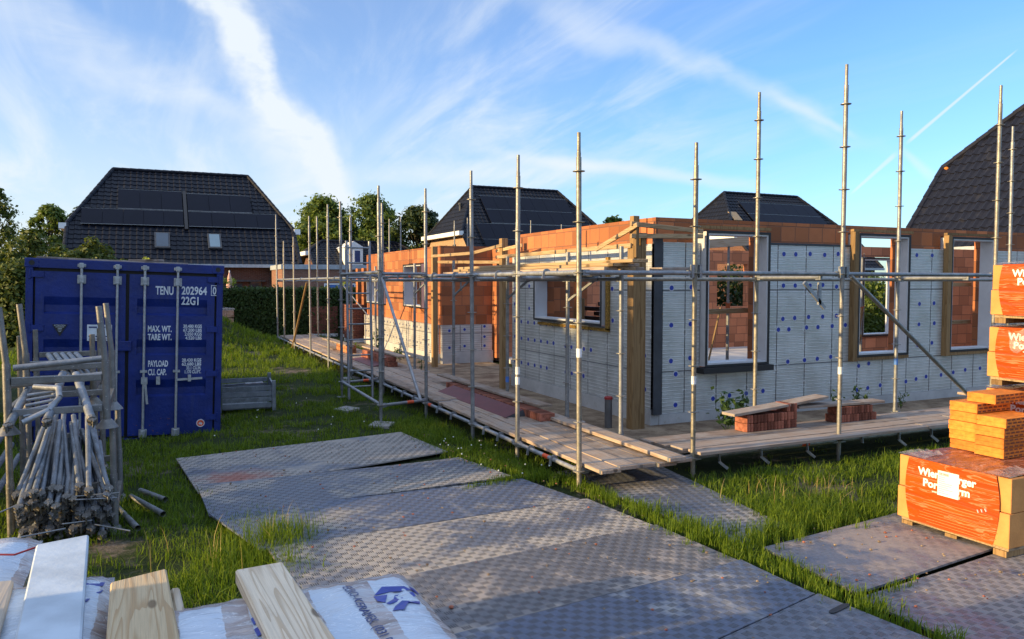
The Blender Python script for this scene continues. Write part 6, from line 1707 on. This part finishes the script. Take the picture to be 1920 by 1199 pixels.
def streak(p0, p1, w0, w1, soft, amt, wob=.02, fade=.05, tex=None, ns=9.0):
    """a trail along the great circle from direction p0 to p1"""
    a = Vector(p0).normalized(); b = Vector(p1).normalized(); n = a.cross(b).normalized(); m = n.cross(a).normalized(); ang = a.angle(b)
    nv = w.noise(w.mapv(D,(1,1,1),(ang*3,0,w0*50)), ns, 4, .55)
    d = w.math('ADD', dot(D,n), w.math('MULTIPLY', w.math('SUBTRACT', nv, .5), wob))
    t = w.math('ARCTAN2', dot(D,m), dot(D,a)); f = w.math('DIVIDE', t, ang)
    wd_ = w.math('ADD', w0, w.math('MULTIPLY', f, w1-w0))
    k = w.math('DIVIDE', w.math('ABSOLUTE', d), w.math('MAXIMUM', wd_, .0005))
    e = w.ramp(k, soft, 1.0, 1, 0)
    e = w.math('MULTIPLY', e, w.math('MULTIPLY', w.ramp(f,-fade,fade), w.ramp(f,1-fade,1+fade,1,0)))
    if tex is not None: e = w.math('MULTIPLY', e, tex)
    return w.math('MULTIPLY', e, amt)
fluff = w.ramp(w.noise(w.mapv(D,(9,9,26)),1.0,6,.62,.5), .25,.62,.55,1)
S = []
S.append(streak((.050,.9461,.34),(.222,.969,.098),.036,.030,.0,.95,.085,.06,fluff,14))
S.append(streak((.120,.965,.20),(.222,.969,.098),.070,.036,.0,.50,.10,.15,fluff,9))
S.append(streak((.44,.84,.34),(.735,.66,.178),.034,.018,.0,.40,.09,.25,fluff,7))
S.append(streak((.668,.709,.224),(.738,.652,.172),.010,.006,.0,.35,.012,.2,None,14))
S.append(streak((.8204,.519,.2398),(.7786,.6068,.1599),.0014,.0030,.2,.62,.001,.06))
S.append(streak((.7712,.6190,.1460),(.7478,.6554,.1065),.0042,.0022,.2,.50,.002,.12))
S.append(streak((.776,.612,.150),(.80,.59,.118),.006,.010,.0,.35,.008,.3))
S.append(streak((.40,.90,.165),(.66,.745,.120),.012,.012,.0,.50,.02,.25,None,10))
S.append(streak((.25,.95,.135),(.55,.82,.150),.020,.024,.0,.40,.03,.3,None,9))
S.append(streak((-.16,.95,.285),(.12,.962,.190),.060,.030,.0,.42,.12,.3,fluff,9))
# broad veils: stretched noise on the cloud deck
v1 = w.noise(w.mapv(q,(1.5,.40,1),(0,0,0),(0,0,R(24))), 1.15, 7, .62, 1.1)
v2 = w.noise(w.mapv(q,(2.6,.55,1),(3,1,0),(0,0,R(-32))), 1.0, 6, .58, .8)
lowl = w.math('MULTIPLY', w.ramp(dz,.03,.30,1,0), w.ramp(dx,.62,.05))          # thicker low down on the left
veil = w.math('MULTIPLY', w.ramp(v1,.42,.72), w.ramp(dx,.80,.30,.15,.75))
wisp = w.math('MULTIPLY', w.ramp(v2,.46,.74), w.math('MULTIPLY', w.ramp(dx,.18,.36), w.ramp(dx,.76,.52)))
tot = w.math('ADD', w.math('MULTIPLY', veil, .58), w.math('MULTIPLY', wisp, .46))
tot = w.math('ADD', tot, w.math('MULTIPLY', lowl, .56))
for s in S: tot = w.math('ADD', tot, w.math('MULTIPLY', s, w.math('SUBTRACT', 1.15, w.math('MINIMUM', tot, 1.0))))
tot = w.math('MINIMUM', w.math('ADD', w.math('MULTIPLY', tot, .90), w.ramp(dx,.72,.25,.0,.16)), .97)
tint = w.mix(1.0, sky.outputs[0], (.68,.91,1.27), 'MULTIPLY')
skyc = w.mix(tot, tint, (3.6,3.9,4.2))
skyc = w.mix(w.math('MULTIPLY', w.ramp(dz,.40,.72), .80), skyc, (3.1,4.0,5.6))  # overhead brightening out of view, added as fill light
skyc = w.mix(w.math('MULTIPLY', w.ramp(dx,-.25,-.95), w.ramp(dz,-.02,.12,0,.75)), skyc, (3.8,3.6,3.5))  # pale glow on the sun side, out of view, added as fill
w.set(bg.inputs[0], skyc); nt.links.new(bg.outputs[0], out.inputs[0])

# ------------------------------------------------------------------ camera and render settings
cam = bpy.data.cameras.new('camera'); cam.sensor_width = 36; cam.lens = 36*1440/1920; cam.clip_end = 3000; cam.clip_start = .05
co = link('camera', cam, None, (CAMX,CAMY,HCAM), (R(90)-PITCH,0,-YAW)); scene.camera = co
scene.view_settings.view_transform = 'Standard'; scene.view_settings.look = 'None'; scene.view_settings.exposure = .80; scene.view_settings.gamma = 1
scene.cycles.use_denoising = True
scene.cycles.max_bounces = 6; scene.cycles.transparent_max_bounces = 6
for ob in scene.objects:
    if '_s' in ob: del ob['_s']
